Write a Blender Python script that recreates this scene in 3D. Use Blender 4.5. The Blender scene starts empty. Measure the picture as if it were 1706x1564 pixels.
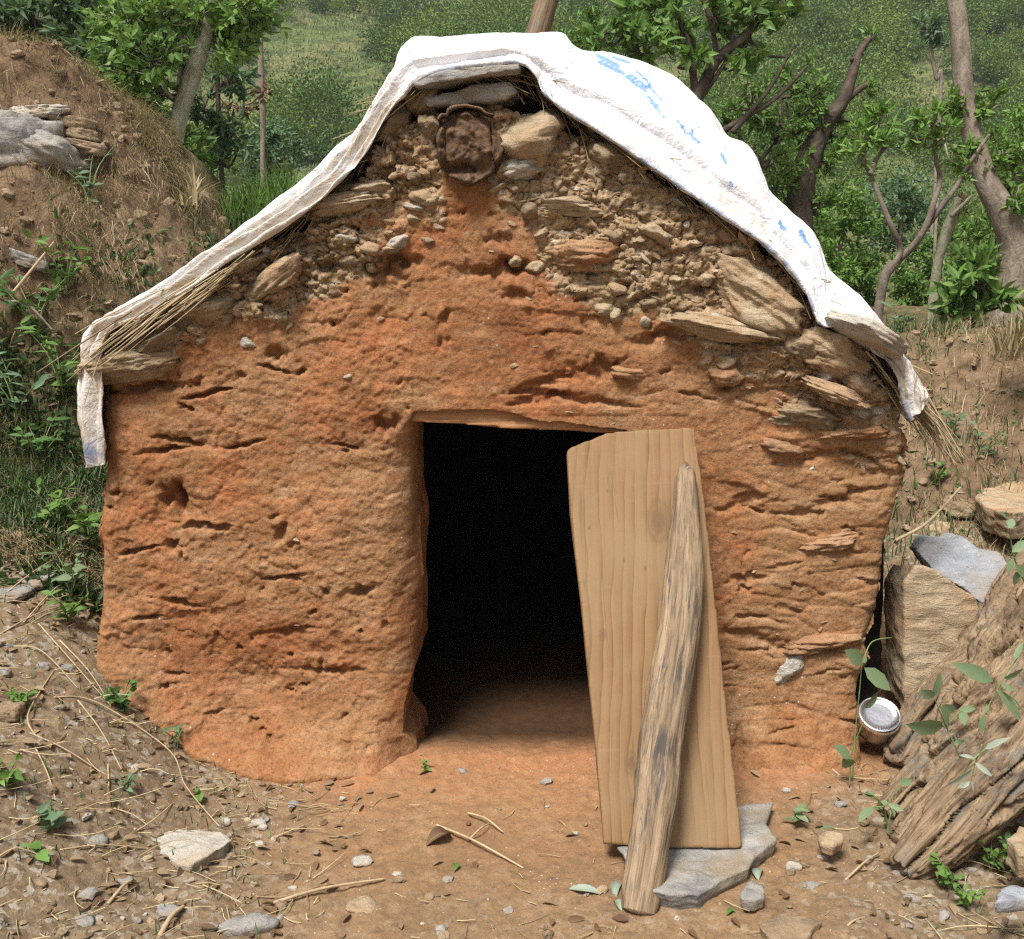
import bpy, bmesh, math, random
import numpy as np
from mathutils import Vector, Matrix

SC = bpy.context.scene
COL = SC.collection
R = math.radians
rng = np.random.default_rng(7)
random.seed(7)

# ------------------------------------------------------------------ camera
FPX, CAMD, CAMH, PITCH = 1800.0, 2.75, 1.3077, R(10.5)
cam = bpy.data.cameras.new('camera'); camo = bpy.data.objects.new('camera', cam); COL.objects.link(camo)
camo.location = (0, -CAMD, CAMH); camo.rotation_euler = (math.pi/2 - PITCH, 0, 0)
cam.sensor_width = 36; cam.sensor_fit = 'HORIZONTAL'; cam.lens = FPX/1706*36
cam.clip_start = 0.02; cam.clip_end = 2000
SC.camera = camo
# ------------------------------------------------------------------ light
SUN_EL, SUN_AZ = R(60), R(207)          # azimuth: from +Y clockwise; the sun is behind the camera, to the left
w = bpy.data.worlds.new('World'); SC.world = w; w.use_nodes = True
wn = w.node_tree; wn.nodes.clear()
sky = wn.nodes.new('ShaderNodeTexSky'); sky.sky_type = 'NISHITA'; sky.sun_disc = False
sky.sun_elevation = SUN_EL; sky.sun_rotation = SUN_AZ; sky.air_density = 1.0; sky.dust_density = 5.0; sky.ozone_density = 1.0
hs = wn.nodes.new('ShaderNodeHueSaturation'); hs.inputs['Saturation'].default_value = 0.35
bg = wn.nodes.new('ShaderNodeBackground'); bg.inputs['Strength'].default_value = 0.05
wo = wn.nodes.new('ShaderNodeOutputWorld')
wn.links.new(sky.outputs[0], hs.inputs['Color']); wn.links.new(hs.outputs[0], bg.inputs[0]); wn.links.new(bg.outputs[0], wo.inputs[0])
sl = bpy.data.lights.new('sun', 'SUN'); sl.energy = 2.6; sl.angle = R(16); sl.color = (1.0, 0.97, 0.92)
so = bpy.data.objects.new('sun', sl); COL.objects.link(so)
sd = Vector((math.sin(SUN_AZ)*math.cos(SUN_EL), math.cos(SUN_AZ)*math.cos(SUN_EL), math.sin(SUN_EL)))
so.rotation_euler = sd.to_track_quat('Z', 'Y').to_euler(); so.location = (0, 0, 30)
SC.view_settings.view_transform = 'Standard'; SC.view_settings.look = 'None'
SC.view_settings.exposure = 1.2; SC.view_settings.gamma = 1.0
SC.cycles.max_bounces = 6; SC.cycles.diffuse_bounces = 2; SC.cycles.transparent_max_bounces = 4
SC.cycles.use_denoising = False; SC.cycles.sample_clamp_indirect = 2.0; SC.cycles.pixel_filter_type = 'BLACKMAN_HARRIS'; SC.cycles.filter_width = 1.3

# ------------------------------------------------------------------ pixel rays (photo pixels 1706x1564)
CP, SP = math.cos(PITCH), math.sin(PITCH)
CAM = np.array([0, -CAMD, CAMH])
def ray(px, py):
    b = (782-py)/FPX
    return np.array([(px-853)/FPX, CP+b*SP, -SP+b*CP])
def PY(px, py, Y):
    d = ray(px, py); return CAM + d*((Y+CAMD)/d[1])
def PZ(px, py, z):
    d = ray(px, py); return CAM + d*((z-CAMH)/d[2])
def PP(px, py, p0, n):
    d = ray(px, py); return CAM + d*(np.dot(p0-CAM, n)/np.dot(d, n))
def PG(px, py, zf=None):
    d = ray(px, py); f = zf or ground_z
    t = 0.5
    for _ in range(4000):
        q = CAM+d*t
        if q[2] < float(f(q[0], q[1])): break
        t += 0.01
    return CAM+d*(t-0.005)
def scale_at(p):                                 # photo pixels per metre at a point
    v = np.asarray(p)-CAM
    return FPX/(v[1]*CP - v[2]*SP)

# ------------------------------------------------------------------ noise
def _h(ix, iy, iz, seed):
    h = (ix.astype(np.int64)*374761393 + iy.astype(np.int64)*668265263 + iz.astype(np.int64)*1274126177 + seed*974634533) & 0xFFFFFFFF
    h = ((h ^ (h >> 13))*1103515245) & 0xFFFFFFFF
    h = ((h ^ (h >> 16))*2246822519) & 0xFFFFFFFF
    return ((h ^ (h >> 15)) & 0xFFFFFF)/float(0xFFFFFF)*2-1
def vn(x, y, z, seed=0):
    x, y, z = np.broadcast_arrays(np.asarray(x, float), np.asarray(y, float), np.asarray(z, float))
    ix, iy, iz = np.floor(x), np.floor(y), np.floor(z)
    fx, fy, fz = x-ix, y-iy, z-iz
    ux, uy, uz = [f*f*f*(f*(f*6-15)+10) for f in (fx, fy, fz)]
    r = 0
    for a in (0, 1):
        for b in (0, 1):
            for c in (0, 1):
                wgt = (ux if a else 1-ux)*(uy if b else 1-uy)*(uz if c else 1-uz)
                r = r + wgt*_h(ix+a, iy+b, iz+c, seed)
    return r
def fbm(x, y, z, seed=0, octv=4, gain=.5):
    s, a, n = 0, 1.0, 0
    for i in range(octv):
        f = 2.03**i
        s = s + a*vn(x*f+i*7.3, y*f+i*3.1, z*f-i*5.7, seed+i); n += a; a *= gain
    return s/n
def cell(x, z, seed=0):
    """worley F1, F2-F1 and the id of the nearest cell, in two dimensions"""
    ix, iz = np.floor(x), np.floor(z)
    d1 = np.full(x.shape, 9.0); d2 = np.full(x.shape, 9.0); idn = np.zeros(x.shape)
    for a in (-1, 0, 1):
        for b in (-1, 0, 1):
            cx, cz = ix+a, iz+b
            o = np.zeros_like(cx)
            px = cx+.5+.45*_h(cx, cz, o, seed); pz = cz+.5+.45*_h(cx, cz, o+1, seed)
            d = np.hypot(px-x, pz-z); i = _h(cx, cz, o+2, seed)
            closer = d < d1
            d2 = np.where(closer, d1, np.minimum(d2, d)); idn = np.where(closer, i, idn); d1 = np.where(closer, d, d1)
    return d1, d2-d1, idn
def sst(a, b, x):
    t = np.clip((np.asarray(x, float)-a)/(b-a), 0, 1); return t*t*(3-2*t)

# ------------------------------------------------------------------ mesh helpers
def mk_mesh(name, V, F, attrs=None, smooth=True):
    V = np.asarray(V, np.float32); me = bpy.data.meshes.new(name)
    if isinstance(F, np.ndarray) and F.ndim == 2:
        n = F.shape[1]
        me.vertices.add(len(V)); me.vertices.foreach_set('co', V.ravel())
        me.loops.add(F.size); me.loops.foreach_set('vertex_index', F.astype(np.int32).ravel())
        me.polygons.add(len(F)); me.polygons.foreach_set('loop_start', np.arange(0, F.size, n, dtype=np.int32))
        me.update(calc_edges=True)
    else:
        me.from_pydata([tuple(v) for v in V], [], [tuple(int(i) for i in f) for f in F]); me.update()
    me.polygons.foreach_set('use_smooth', np.full(len(me.polygons), smooth))
    for k, a in (attrs or {}).items():
        a = np.asarray(a, np.float32)
        if a.ndim == 1:
            at = me.attributes.new(k, 'FLOAT', 'POINT'); at.data.foreach_set('value', a)
        else:
            at = me.attributes.new(k, 'FLOAT_VECTOR', 'POINT'); at.data.foreach_set('vector', a.ravel())
    return me
def props(o, label=None, cat=None, group=None, kind=None):
    for k, v in (('label', label), ('category', cat), ('group', group), ('kind', kind)):
        if v: o[k] = v
    return o
def thing(name, label, cat, loc=(0, 0, 0), group=None):
    o = bpy.data.objects.new(name, None); COL.objects.link(o); o.location = tuple(float(c) for c in loc); o.empty_display_size = .05
    return props(o, label, cat, group)
def root_loc(p):
    q = np.zeros(3)
    while p is not None: q = q+np.array(p.location); p = p.parent
    return q
def part(name, V, F, mat, parent, label=None, attrs=None, smooth=True, kind=None):
    V = np.asarray(V, float)-root_loc(parent)
    o = bpy.data.objects.new(name, mk_mesh(name, V, F, attrs, smooth)); COL.objects.link(o); o.parent = parent
    o.data.materials.append(mat); return props(o, label, kind=kind)
def solo(name, V, F, mat, label=None, cat=None, group=None, kind=None, attrs=None, smooth=True):
    V = np.asarray(V, float); loc = np.array([V[:, 0].mean(), V[:, 1].mean(), V[:, 2].min()]) if kind is None else np.zeros(3)
    o = bpy.data.objects.new(name, mk_mesh(name, V-loc, F, attrs, smooth)); COL.objects.link(o); o.location = loc
    o.data.materials.append(mat); return props(o, label, cat, group, kind)
def grid_faces(n, m, wrap=False):
    """faces of an n x m vertex grid (row-major); wrap closes the second index"""
    i = np.arange(n-1)[:, None]; j = np.arange(m if wrap else m-1)[None, :]
    a = i*m+j; b = i*m+(j+1) % m; c = (i+1)*m+(j+1) % m; d = (i+1)*m+j
    return np.stack([a, b, c, d], -1).reshape(-1, 4)
def remesh(V, F, voxel):
    me = mk_mesh('tmp', V, F); ob = bpy.data.objects.new('tmp', me); COL.objects.link(ob)
    md = ob.modifiers.new('r', 'REMESH'); md.mode = 'VOXEL'; md.voxel_size = voxel; md.adaptivity = 0
    dg = bpy.context.evaluated_depsgraph_get(); ev = ob.evaluated_get(dg); out = bpy.data.meshes.new_from_object(ev)
    n = len(out.vertices); V2 = np.zeros(n*3, np.float32); out.vertices.foreach_get('co', V2)
    L = np.zeros(len(out.loops), np.int32); out.loops.foreach_get('vertex_index', L)
    N = np.zeros(n*3, np.float32); out.vertex_normals.foreach_get('vector', N)
    bpy.data.objects.remove(ob); bpy.data.meshes.remove(me); bpy.data.meshes.remove(out)
    return V2.reshape(-1, 3).astype(float), L.reshape(-1, 4), N.reshape(-1, 3).astype(float)
def prism(front, back):
    """closed solid between two matching polygons"""
    n = len(front); V = np.vstack([front, back])
    F = [list(range(n)), list(range(2*n-1, n-1, -1))] + [[i, (i+1) % n, n+(i+1) % n, n+i][::-1] for i in range(n)]
    return V, F
def catmull(P, n):
    P = np.asarray(P, float)
    if len(P) == 2: P = np.array([P[0], (P[0]+P[1])/2, P[1]])
    t = np.linspace(0, len(P)-1, n); i = np.clip(np.floor(t).astype(int), 0, len(P)-2); f = (t-i)[:, None]
    g = lambda k: P[np.clip(k, 0, len(P)-1)]
    p0, p1, p2, p3 = g(i-1), g(i), g(i+1), g(i+2)
    return .5*((2*p1)+(-p0+p2)*f+(2*p0-5*p1+4*p2-p3)*f*f+(-p0+3*p1-3*p2+p3)*f**3)
def tube(P, rad, n=24, m=12, rough=0.0, seed=0, flat=1.0, flatdir=None, cap=True, rfreq=None):
    """tapered tube along a path; returns V, F, gco (seamless wood coordinates)"""
    Q = catmull(P, n); rad = np.interp(np.linspace(0, 1, n), np.linspace(0, 1, len(np.atleast_1d(rad))), np.atleast_1d(rad)) if np.ndim(rad) else np.full(n, rad)
    T = np.gradient(Q, axis=0); T /= np.linalg.norm(T, axis=1)[:, None]+1e-9
    ref = np.array([0, 1, 0.]) if flatdir is None else np.asarray(flatdir, float)
    if abs(T[:, :].mean(0)@ref) > .9: ref = np.array([1, 0, 0.])
    A = np.cross(T, ref); A /= np.linalg.norm(A, axis=1)[:, None]+1e-9; B = np.cross(A, T)
    L = np.concatenate([[0], np.cumsum(np.linalg.norm(np.diff(Q, axis=0), axis=1))])
    th = np.arange(m)/m*2*np.pi; c, s = np.cos(th)[None, :], np.sin(th)[None, :]
    rr = rad[:, None]*np.ones((1, m))
    rf = rfreq or 1.2/max(rad.mean(), 1e-4)
    if rough:
        r0 = rad.mean()
        rr = rr*(1+rough*fbm(c*r0*rf+seed*3.1, s*r0*rf, L[:, None]*rf*.35, seed, 3))
    V = Q[:, None, :]+A[:, None, :]*(rr*c)[..., None]+B[:, None, :]*(rr*s*flat)[..., None]
    g = np.stack([rr*c, rr*s, L[:, None]*np.ones((1, m))], -1).reshape(-1, 3)
    V = V.reshape(-1, 3); F = [tuple(f) for f in grid_faces(n, m, True)]
    if cap:
        V = np.vstack([V, Q[0]-T[0]*rad[0]*.15, Q[-1]+T[-1]*rad[-1]*.3]); g = np.vstack([g, [0, 0, 0], [0, 0, L[-1]]]); k = n*m
        F += [(k, (j+1) % m, j) for j in range(m)] + [(k+1, (n-1)*m+j, (n-1)*m+(j+1) % m) for j in range(m)]
    return V, F, g
def merge(items):
    Vs, Fs, gs, o = [], [], [], 0
    for it in items:
        V, F = it[0], it[1]; Vs.append(V); Fs += [tuple(i+o for i in f) for f in F]; o += len(V)
        if len(it) > 2: gs.append(it[2])
    return np.vstack(Vs), Fs, (np.vstack(gs) if gs else None)
_ico = {}
def ico(sub):
    if sub not in _ico:
        bm = bmesh.new(); bmesh.ops.create_icosphere(bm, subdivisions=sub, radius=1)
        _ico[sub] = (np.array([v.co[:] for v in bm.verts]), np.array([[v.index for v in f.verts] for f in bm.faces])); bm.free()
    return _ico[sub]
def rotm(rx, ry, rz):
    return np.array(Matrix.Rotation(rz, 3, 'Z') @ Matrix.Rotation(ry, 3, 'Y') @ Matrix.Rotation(rx, 3, 'X'))
def rock(c, size, rot=(0, 0, 0), seed=0, sub=4, ncut=14, rough=.05, flat=False):
    """angular stone: half-axes size, cut by random planes"""
    r = np.random.default_rng(seed+100); D, F = ico(sub)
    n = r.normal(size=(ncut, 3)); n /= np.linalg.norm(n, axis=1)[:, None]; d = r.uniform(.72, .98, ncut)
    if flat:
        n = np.vstack([n, [0, .05, 1], [.04, 0, -1]]); d = np.append(d, [.62, .62])
    dots = np.maximum(D@n.T, 1e-3); rad = np.minimum((d/dots).min(1), 1.15)
    V = D*rad[:, None]
    s = np.asarray(size, float); ph = V[:, 2]*3.1+.7*fbm(V[:, 0]*1.6, V[:, 1]*1.6, V[:, 2]*1.6, seed+5, 3); q = ph-np.floor(ph)
    V = V*(1+rough*1.1*(sst(0, .25, q)-q))[:, None]+rough*.35*fbm(V[:, 0]*11, V[:, 1]*11, V[:, 2]*14, seed+6, 2)[:, None]
    k = fbm(V[:, 0]*3+seed, V[:, 1]*3, V[:, 2]*3, seed, 4, .6)
    lay = vn(V[:, 0]*1.2, V[:, 1]*1.2, V[:, 2]*9+seed, seed+9)
    V = V*(1+rough*2*k+rough*.7*lay)[:, None]
    V = (V*s)@rotm(*rot).T+np.asarray(c, float)
    return V, F
# ------------------------------------------------------------------ materials
class NT:
    def __init__(s, name, rough=.9, spec=.2):
        s.m = bpy.data.materials.new(name); s.m.use_nodes = True; s.t = s.m.node_tree; s.t.nodes.clear()
        s.b = s.n('ShaderNodeBsdfPrincipled'); s.o = s.n('ShaderNodeOutputMaterial'); s.l(s.b.outputs[0], s.o.inputs[0])
        s.b.inputs['Roughness'].default_value = rough; s.b.inputs['Specular IOR Level'].default_value = spec
        s.co = s.n('ShaderNodeTexCoord').outputs['Object']
    def n(s, typ, **kw):
        x = s.t.nodes.new(typ)
        for k, v in kw.items(): setattr(x, k, v)
        return x
    def l(s, a, b): s.t.links.new(a, b)
    def put(s, sock, v):
        if hasattr(v, 'node'): s.l(v, sock)
        else: sock.default_value = v
    def attr(s, name, vec=False):
        a = s.n('ShaderNodeAttribute', attribute_name=name); return a.outputs['Vector' if vec else 'Fac']
    def scale(s, vec, sc):
        m = s.n('ShaderNodeMapping'); s.l(vec, m.inputs[0]); m.inputs['Scale'].default_value = sc; return m.outputs[0]
    def noise(s, scale, detail=6, rough=.6, dist=0, vec=None):
        x = s.n('ShaderNodeTexNoise'); s.l(vec or s.co, x.inputs['Vector'])
        x.inputs['Scale'].default_value = scale; x.inputs['Detail'].default_value = detail; x.inputs['Roughness'].default_value = rough; x.inputs['Distortion'].default_value = dist
        return x.outputs['Fac']
    def voro(s, scale, feature='F1', vec=None, out='Distance', rnd=1):
        x = s.n('ShaderNodeTexVoronoi', feature=feature); s.l(vec or s.co, x.inputs['Vector']); x.inputs['Scale'].default_value = scale; x.inputs['Randomness'].default_value = rnd
        return x.outputs[out]
    def ramp(s, fac, stops, mode='LINEAR'):
        x = s.n('ShaderNodeValToRGB'); s.put(x.inputs[0], fac); e = x.color_ramp; e.interpolation = mode
        while len(e.elements) < len(stops): e.elements.new(.5)
        for k, (p, c) in zip(e.elements, stops):
            k.position = p; k.color = (*c, 1) if not np.isscalar(c) else (c, c, c, 1)
        return x.outputs[0]
    def mix(s, f, a, b, blend='MIX'):
        x = s.n('ShaderNodeMix', data_type='RGBA', blend_type=blend)
        s.put(x.inputs[0], f); s.put(x.inputs[6], a if hasattr(a, 'node') else (*a, 1)); s.put(x.inputs[7], b if hasattr(b, 'node') else (*b, 1)); return x.outputs[2]
    def math(s, op, a, b=0.0, c=None, clamp=False):
        x = s.n('ShaderNodeMath', operation=op, use_clamp=clamp); s.put(x.inputs[0], a); s.put(x.inputs[1], b)
        if c is not None: s.put(x.inputs[2], c)
        return x.outputs[0]
    def bump(s, hgt, strength=.5, dist=.01, prev=None):
        x = s.n('ShaderNodeBump'); s.put(x.inputs['Height'], hgt); x.inputs['Strength'].default_value = strength; x.inputs['Distance'].default_value = dist
        if prev: s.l(prev, x.inputs['Normal'])
        return x.outputs[0]
    def fin(s, color, normal=None, rough=None):
        s.put(s.b.inputs['Base Color'], color if hasattr(color, 'node') else (*color, 1))
        if normal: s.l(normal, s.b.inputs['Normal'])
        if rough is not None: s.put(s.b.inputs['Roughness'], rough)
        return s.m

def m_wall():
    s = NT('mud_wall')
    clay = s.attr('clay')
    a = s.noise(5, 5, .6, .4); b = s.noise(28, 6, .65); c = s.noise(140, 4, .7); lay = s.noise(9, 6, .65, .6, s.scale(s.co, (1, 1, 4)))
    red = s.ramp(a, [(.28, (.30, .108, .042)), (.42, (.385, .152, .062)), (.54, (.30, .135, .055)), (.66, (.37, .178, .078)), (.78, (.44, .215, .102))])
    tan = s.ramp(lay, [(.3, (.25, .130, .060)), (.5, (.35, .20, .098)), (.7, (.45, .29, .165))])
    red = s.mix(s.ramp(s.noise(2.6, 5, .6, .8), [(.44, 0), (.64, .75)]), red, tan); red = s.mix(s.ramp(lay, [(.46, 0), (.72, .5)]), red, tan)
    red = s.mix(s.ramp(b, [(.33, .55), (.48, 0)]), red, (.17, .068, .027))
    red = s.mix(s.ramp(b, [(.56, 0), (.75, .55)]), red, (.50, .265, .15))
    ch = s.voro(55, out='Color', vec=s.scale(s.co, (1, 1, 1.6)))
    rub = s.ramp(s.n_sep(ch), [(.0, (.20, .145, .085)), (.3, (.36, .27, .165)), (.6, (.46, .365, .235)), (.85, (.54, .45, .31)), (.97, (.70, .66, .57))], 'LINEAR')
    dirt = s.ramp(b, [(.3, (.24, .165, .092)), (.55, (.40, .295, .175)), (.75, (.52, .41, .265))])
    rub = s.mix(s.ramp(s.noise(16, 4), [(.40, .25), (.6, .95)]), rub, dirt)
    f = s.math('ADD', clay, s.math('MULTIPLY', s.math('SUBTRACT', s.noise(14, 6, .7), .5), 1.3))
    col = s.mix(s.ramp(f, [(.38, 0), (.62, 1)]), rub, red)
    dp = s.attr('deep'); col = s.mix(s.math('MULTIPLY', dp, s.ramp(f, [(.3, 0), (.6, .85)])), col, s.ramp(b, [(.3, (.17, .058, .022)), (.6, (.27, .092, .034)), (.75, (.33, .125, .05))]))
    tn = s.attr('tan'); col = s.mix(s.math('MULTIPLY', tn, s.ramp(a, [(.35, .35), (.6, .95)])), col, tan)
    col = s.mix(s.ramp(c, [(.38, .75), (.5, 0)]), col, s.mix(.6, col, (.07, .03, .015)))
    col = s.mix(s.ramp(s.voro(34), [(.07, .8), (.10, 0)]), col, s.mix(s.ramp(s.noise(3, 2), [(.55, 0), (.6, 1)]), col, (.62, .55, .46)))
    nb = s.bump(s.noise(60, 8, .76), .55, .009); nb = s.bump(s.noise(190, 5, .78), .6, .004, nb)
    return s.fin(col, nb)
def _sep(s, c):
    x = s.n('ShaderNodeSeparateColor'); s.l(c, x.inputs[0]); return x.outputs[0]
NT.n_sep = _sep
def m_ground():
    s = NT('soil')
    red = s.attr('red'); a = s.noise(3, 5, .6); b = s.noise(30, 7, .7); c = s.noise(160, 5, .75)
    col = s.ramp(a, [(.3, (.205, .118, .058)), (.5, (.27, .158, .078)), (.7, (.33, .21, .112))])
    col = s.mix(s.ramp(b, [(.35, .7), (.5, 0)]), col, (.15, .095, .055))
    col = s.mix(s.ramp(b, [(.55, 0), (.72, .5)]), col, (.40, .29, .18))
    rc = s.ramp(b, [(.3, (.30, .135, .06)), (.55, (.39, .185, .085)), (.75, (.44, .25, .13))])
    col = s.mix(s.ramp(s.math('ADD', red, s.math('MULTIPLY', s.math('SUBTRACT', s.noise(9, 5), .5), .7)), [(.2, 0), (.8, 1)]), col, rc)
    litter = s.attr('litter')
    col = s.mix(s.math('MULTIPLY', litter, .75), col, s.ramp(b, [(.35, (.12, .080, .046)), (.55, (.20, .14, .083)), (.7, (.265, .195, .122))]))
    lc = s.ramp(s.n_sep(s.voro(75, out='Color')), [(0, (.12, .085, .055)), (.4, (.20, .145, .09)), (.75, (.26, .20, .13)), (.95, (.36, .33, .28))])
    col = s.mix(s.math('MULTIPLY', litter, s.ramp(s.noise(12, 5), [(.35, .2), (.6, .95)])), col, lc)
    col = s.mix(s.ramp(c, [(.34, .6), (.5, 0)]), col, (.11, .07, .04))
    col = s.mix(s.ramp(s.voro(60), [(.08, .9), (.13, 0)]), col, s.mix(s.ramp(s.noise(7, 2), [(.5, 0), (.58, 1)]), col, (.50, .44, .36)))
    fl = s.attr('floor'); col = s.mix(fl, col, s.ramp(b, [(.3, (.04, .019, .008)), (.7, (.07, .035, .015))]))  # indoor floor: shade of the room painted as a near-black tone
    nb = s.bump(s.noise(45, 8, .7), .6, .010); nb = s.bump(s.noise(170, 5, .75), .6, .004, nb)
    return s.fin(col, nb)
def m_bank():
    s = NT('bank_soil')
    a = s.noise(2.2, 6, .6); b = s.noise(22, 7, .7); c = s.noise(90, 5, .75)
    col = s.ramp(a, [(.3, (.14, .085, .048)), (.5, (.205, .13, .076)), (.7, (.275, .185, .112))])
    col = s.mix(s.ramp(b, [(.35, .8), (.5, 0)]), col, (.10, .065, .04))
    col = s.mix(s.ramp(b, [(.56, 0), (.72, .6)]), col, (.38, .28, .185))
    col = s.mix(s.math('MULTIPLY', s.attr('green'), s.ramp(s.noise(9, 6, .7), [(.35, 0), (.6, .9)])), col, s.ramp(c, [(.3, (.035, .055, .018)), (.7, (.11, .14, .05))]))
    nb = s.bump(s.noise(20, 9, .72), .8, .03); nb = s.bump(c, .6, .008, nb)
    return s.fin(col, nb)
def m_hill():
    s = NT('hillside_grass')
    a = s.noise(.09, 6, .6, .5); b = s.noise(.7, 8, .7); c = s.noise(5, 6, .7)
    col = s.ramp(a, [(.3, (.09, .14, .04)), (.48, (.16, .20, .065)), (.62, (.24, .23, .095)), (.75, (.28, .22, .12))])
    col = s.mix(s.ramp(b, [(.4, .8), (.55, 0)]), col, (.035, .055, .02))
    col = s.mix(s.ramp(b, [(.58, 0), (.75, .6)]), col, (.17, .20, .07))
    col = s.mix(s.ramp(c, [(.38, .6), (.55, 0)]), col, (.03, .045, .015))
    return s.fin(col, s.bump(c, .8, .3))
def m_stone(name, cs, sc=1.0, stain=None):
    s = NT(name, .8, .3)
    a = s.noise(9*sc, 7, .65, .4); lay = s.noise(14*sc, 7, .7, .8, s.scale(s.co, (1, 1, 3.5))); c = s.noise(90*sc, 6, .75)
    col = s.ramp(a, [(.3, cs[0]), (.5, cs[1]), (.7, cs[2])])
    col = s.mix(s.ramp(lay, [(.35, .6), (.5, 0)]), col, tuple(k*.55 for k in cs[0]))
    col = s.mix(s.ramp(c, [(.55, 0), (.72, .5)]), col, tuple(min(1, k*1.3) for k in cs[2]))
    if stain: col = s.mix(s.ramp(s.noise(6*sc, 5), [(.45, 0), (.62, .85)]), col, stain)
    nb = s.bump(lay, .8, .014); nb = s.bump(c, .8, .005, nb)
    return s.fin(col, nb)
def m_wood(name, light, mid, dark, stain=None, freq=1.0, str_=1.0, stainamt=.5):
    s = NT(name, .75, .25)
    g = s.attr('gco', True)
    st = s.scale(g, (38*freq, 38*freq, 1.1*freq)); a = s.noise(1.0, 8, .65, .8, st)
    fine = s.noise(1.0, 4, .7, .3, s.scale(g, (240*freq, 240*freq, 5*freq))); big = s.noise(5, 4, .55, 0, g)
    col = s.ramp(a, [(.30, dark), (.48, mid), (.66, light)])
    col = s.mix(s.ramp(fine, [(.36, .65*str_), (.5, 0)]), col, tuple(k*.6 for k in dark))
    col = s.mix(s.ramp(big, [(.55, 0), (.8, .45)]), col, tuple(k*.75 for k in mid))
    if stain:
        m1 = s.math('MULTIPLY', s.ramp(s.noise(1, 7, .75, .5, s.scale(g, (60, 60, 6))), [(.53-.1*stainamt, 0), (.56, 1)]), s.ramp(s.noise(7, 3, .5, 0, g), [(.5-.2*stainamt, 0), (.6, 1)]))
        col = s.mix(s.math('MULTIPLY', m1, .85), col, stain)
    nb = s.bump(a, .35*str_, .006); nb = s.bump(fine, .5*str_, .0025, nb)
    return s.fin(col, nb)
def m_plank():
    s = NT('door_board', .7, .25)
    g = s.attr('gco', True)
    # cathedral grain: rings round a tilted pith far behind the face
    warp = s.n('ShaderNodeVectorMath', operation='ADD'); s.l(g, warp.inputs[0])
    nz = s.n('ShaderNodeTexNoise'); s.l(s.scale(g, (6, 6, 1.6)), nz.inputs['Vector']); nz.inputs['Scale'].default_value = 1; nz.inputs['Detail'].default_value = 3
    sc = s.n('ShaderNodeVectorMath', operation='SCALE'); s.l(nz.outputs['Color'], sc.inputs[0]); sc.inputs['Scale'].default_value = .10; s.l(sc.outputs[0], warp.inputs[1])
    mp = s.n('ShaderNodeMapping'); s.l(warp.outputs[0], mp.inputs[0]); mp.inputs['Rotation'].default_value = (R(7), R(-3.5), 0); mp.inputs['Location'].default_value = (.03, -.02, 0)
    mp.inputs['Scale'].default_value = (1, 1, .13)
    wv = s.n('ShaderNodeTexWave', wave_type='RINGS', rings_direction='Z', wave_profile='SAW'); s.l(mp.outputs[0], wv.inputs[0])
    wv.inputs['Scale'].default_value = 11; wv.inputs['Distortion'].default_value = 1.2; wv.inputs['Detail'].default_value = 3; wv.inputs['Detail Scale'].default_value = 1.5
    fine = s.noise(1.0, 5, .7, .3, s.scale(g, (170, 170, 4))); fine2 = s.noise(1.0, 4, .7, .2, s.scale(g, (55, 55, .9)))
    col = s.ramp(wv.outputs['Fac'], [(.0, (.25, .148, .066)), (.6, (.222, .128, .055)), (.86, (.185, .103, .043)), (1, (.115, .062, .027))])
    col = s.mix(s.ramp(fine2, [(.36, .4), (.5, 0)]), col, (.19, .115, .058)); crk = s.noise(1.0, 2, .5, .4, s.scale(g, (26, 26, .7))); col = s.mix(s.ramp(crk, [(.493, 0), (.5, .75), (.507, 0)]), col, (.10, .06, .03)); col = s.mix(s.ramp(s.noise(1.0, 6, .7, .4, s.scale(g, (9, 9, 3))), [(.5, 0), (.66, .75)]), col, (.235, .135, .07)); col = s.mix(s.ramp(s.noise(1, 4, .6, .2, s.scale(g, (7, 7, 60))), [(.6, 0), (.75, .3)]), col, (.31, .21, .11))
    col = s.mix(s.ramp(fine, [(.36, .6), (.5, 0)]), col, (.17, .10, .05))
    col = s.mix(s.ramp(s.noise(4, 5, .6, .5, g), [(.45, 0), (.68, .6)]), col, (.25, .17, .092))
    nn = s.noise(14, 4, .6, 0, g); col = s.mix(s.ramp(nn, [(.66, 0), (.76, .5)]), col, (.2, .12, .07))
    for (kx, kz, kr) in KNOTS:
        d = s.n('ShaderNodeVectorMath', operation='DISTANCE'); s.l(s.scale(g, (1, 0, .55)), d.inputs[0]); d.inputs[1].default_value = (kx, 0, kz*.55)
        dd = s.math('ADD', d.outputs['Value'], s.math('MULTIPLY', s.math('SUBTRACT', s.noise(60, 3, .5, 0, g), .5), kr*.5))
        col = s.mix(s.ramp(s.math('DIVIDE', dd, kr), [(.35, .9), (.62, .25), (.75, .6), (1, 0)]), col, (.145, .085, .045))
    nb = s.bump(fine, .3, .0015); nb = s.bump(fine2, .3, .003, nb)
    return s.fin(col, nb)
def m_bark(name, light, mid, dark):
    s = NT(name, .9, .15); g = s.attr('gco', True)
    a = s.noise(1, 7, .65, .5, s.scale(g, (22, 22, 9))); c = s.noise(70, 6, .7, 0, g)
    col = s.ramp(a, [(.3, dark), (.5, mid), (.68, light)]); col = s.mix(s.ramp(c, [(.35, .6), (.5, 0)]), col, tuple(k*.6 for k in dark))
    return s.fin(s.mix(s.ramp(s.noise(6, 5, .6, 0, g), [(.5, 0), (.68, .55)]), col, dark), s.bump(a, .8, .015))
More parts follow.
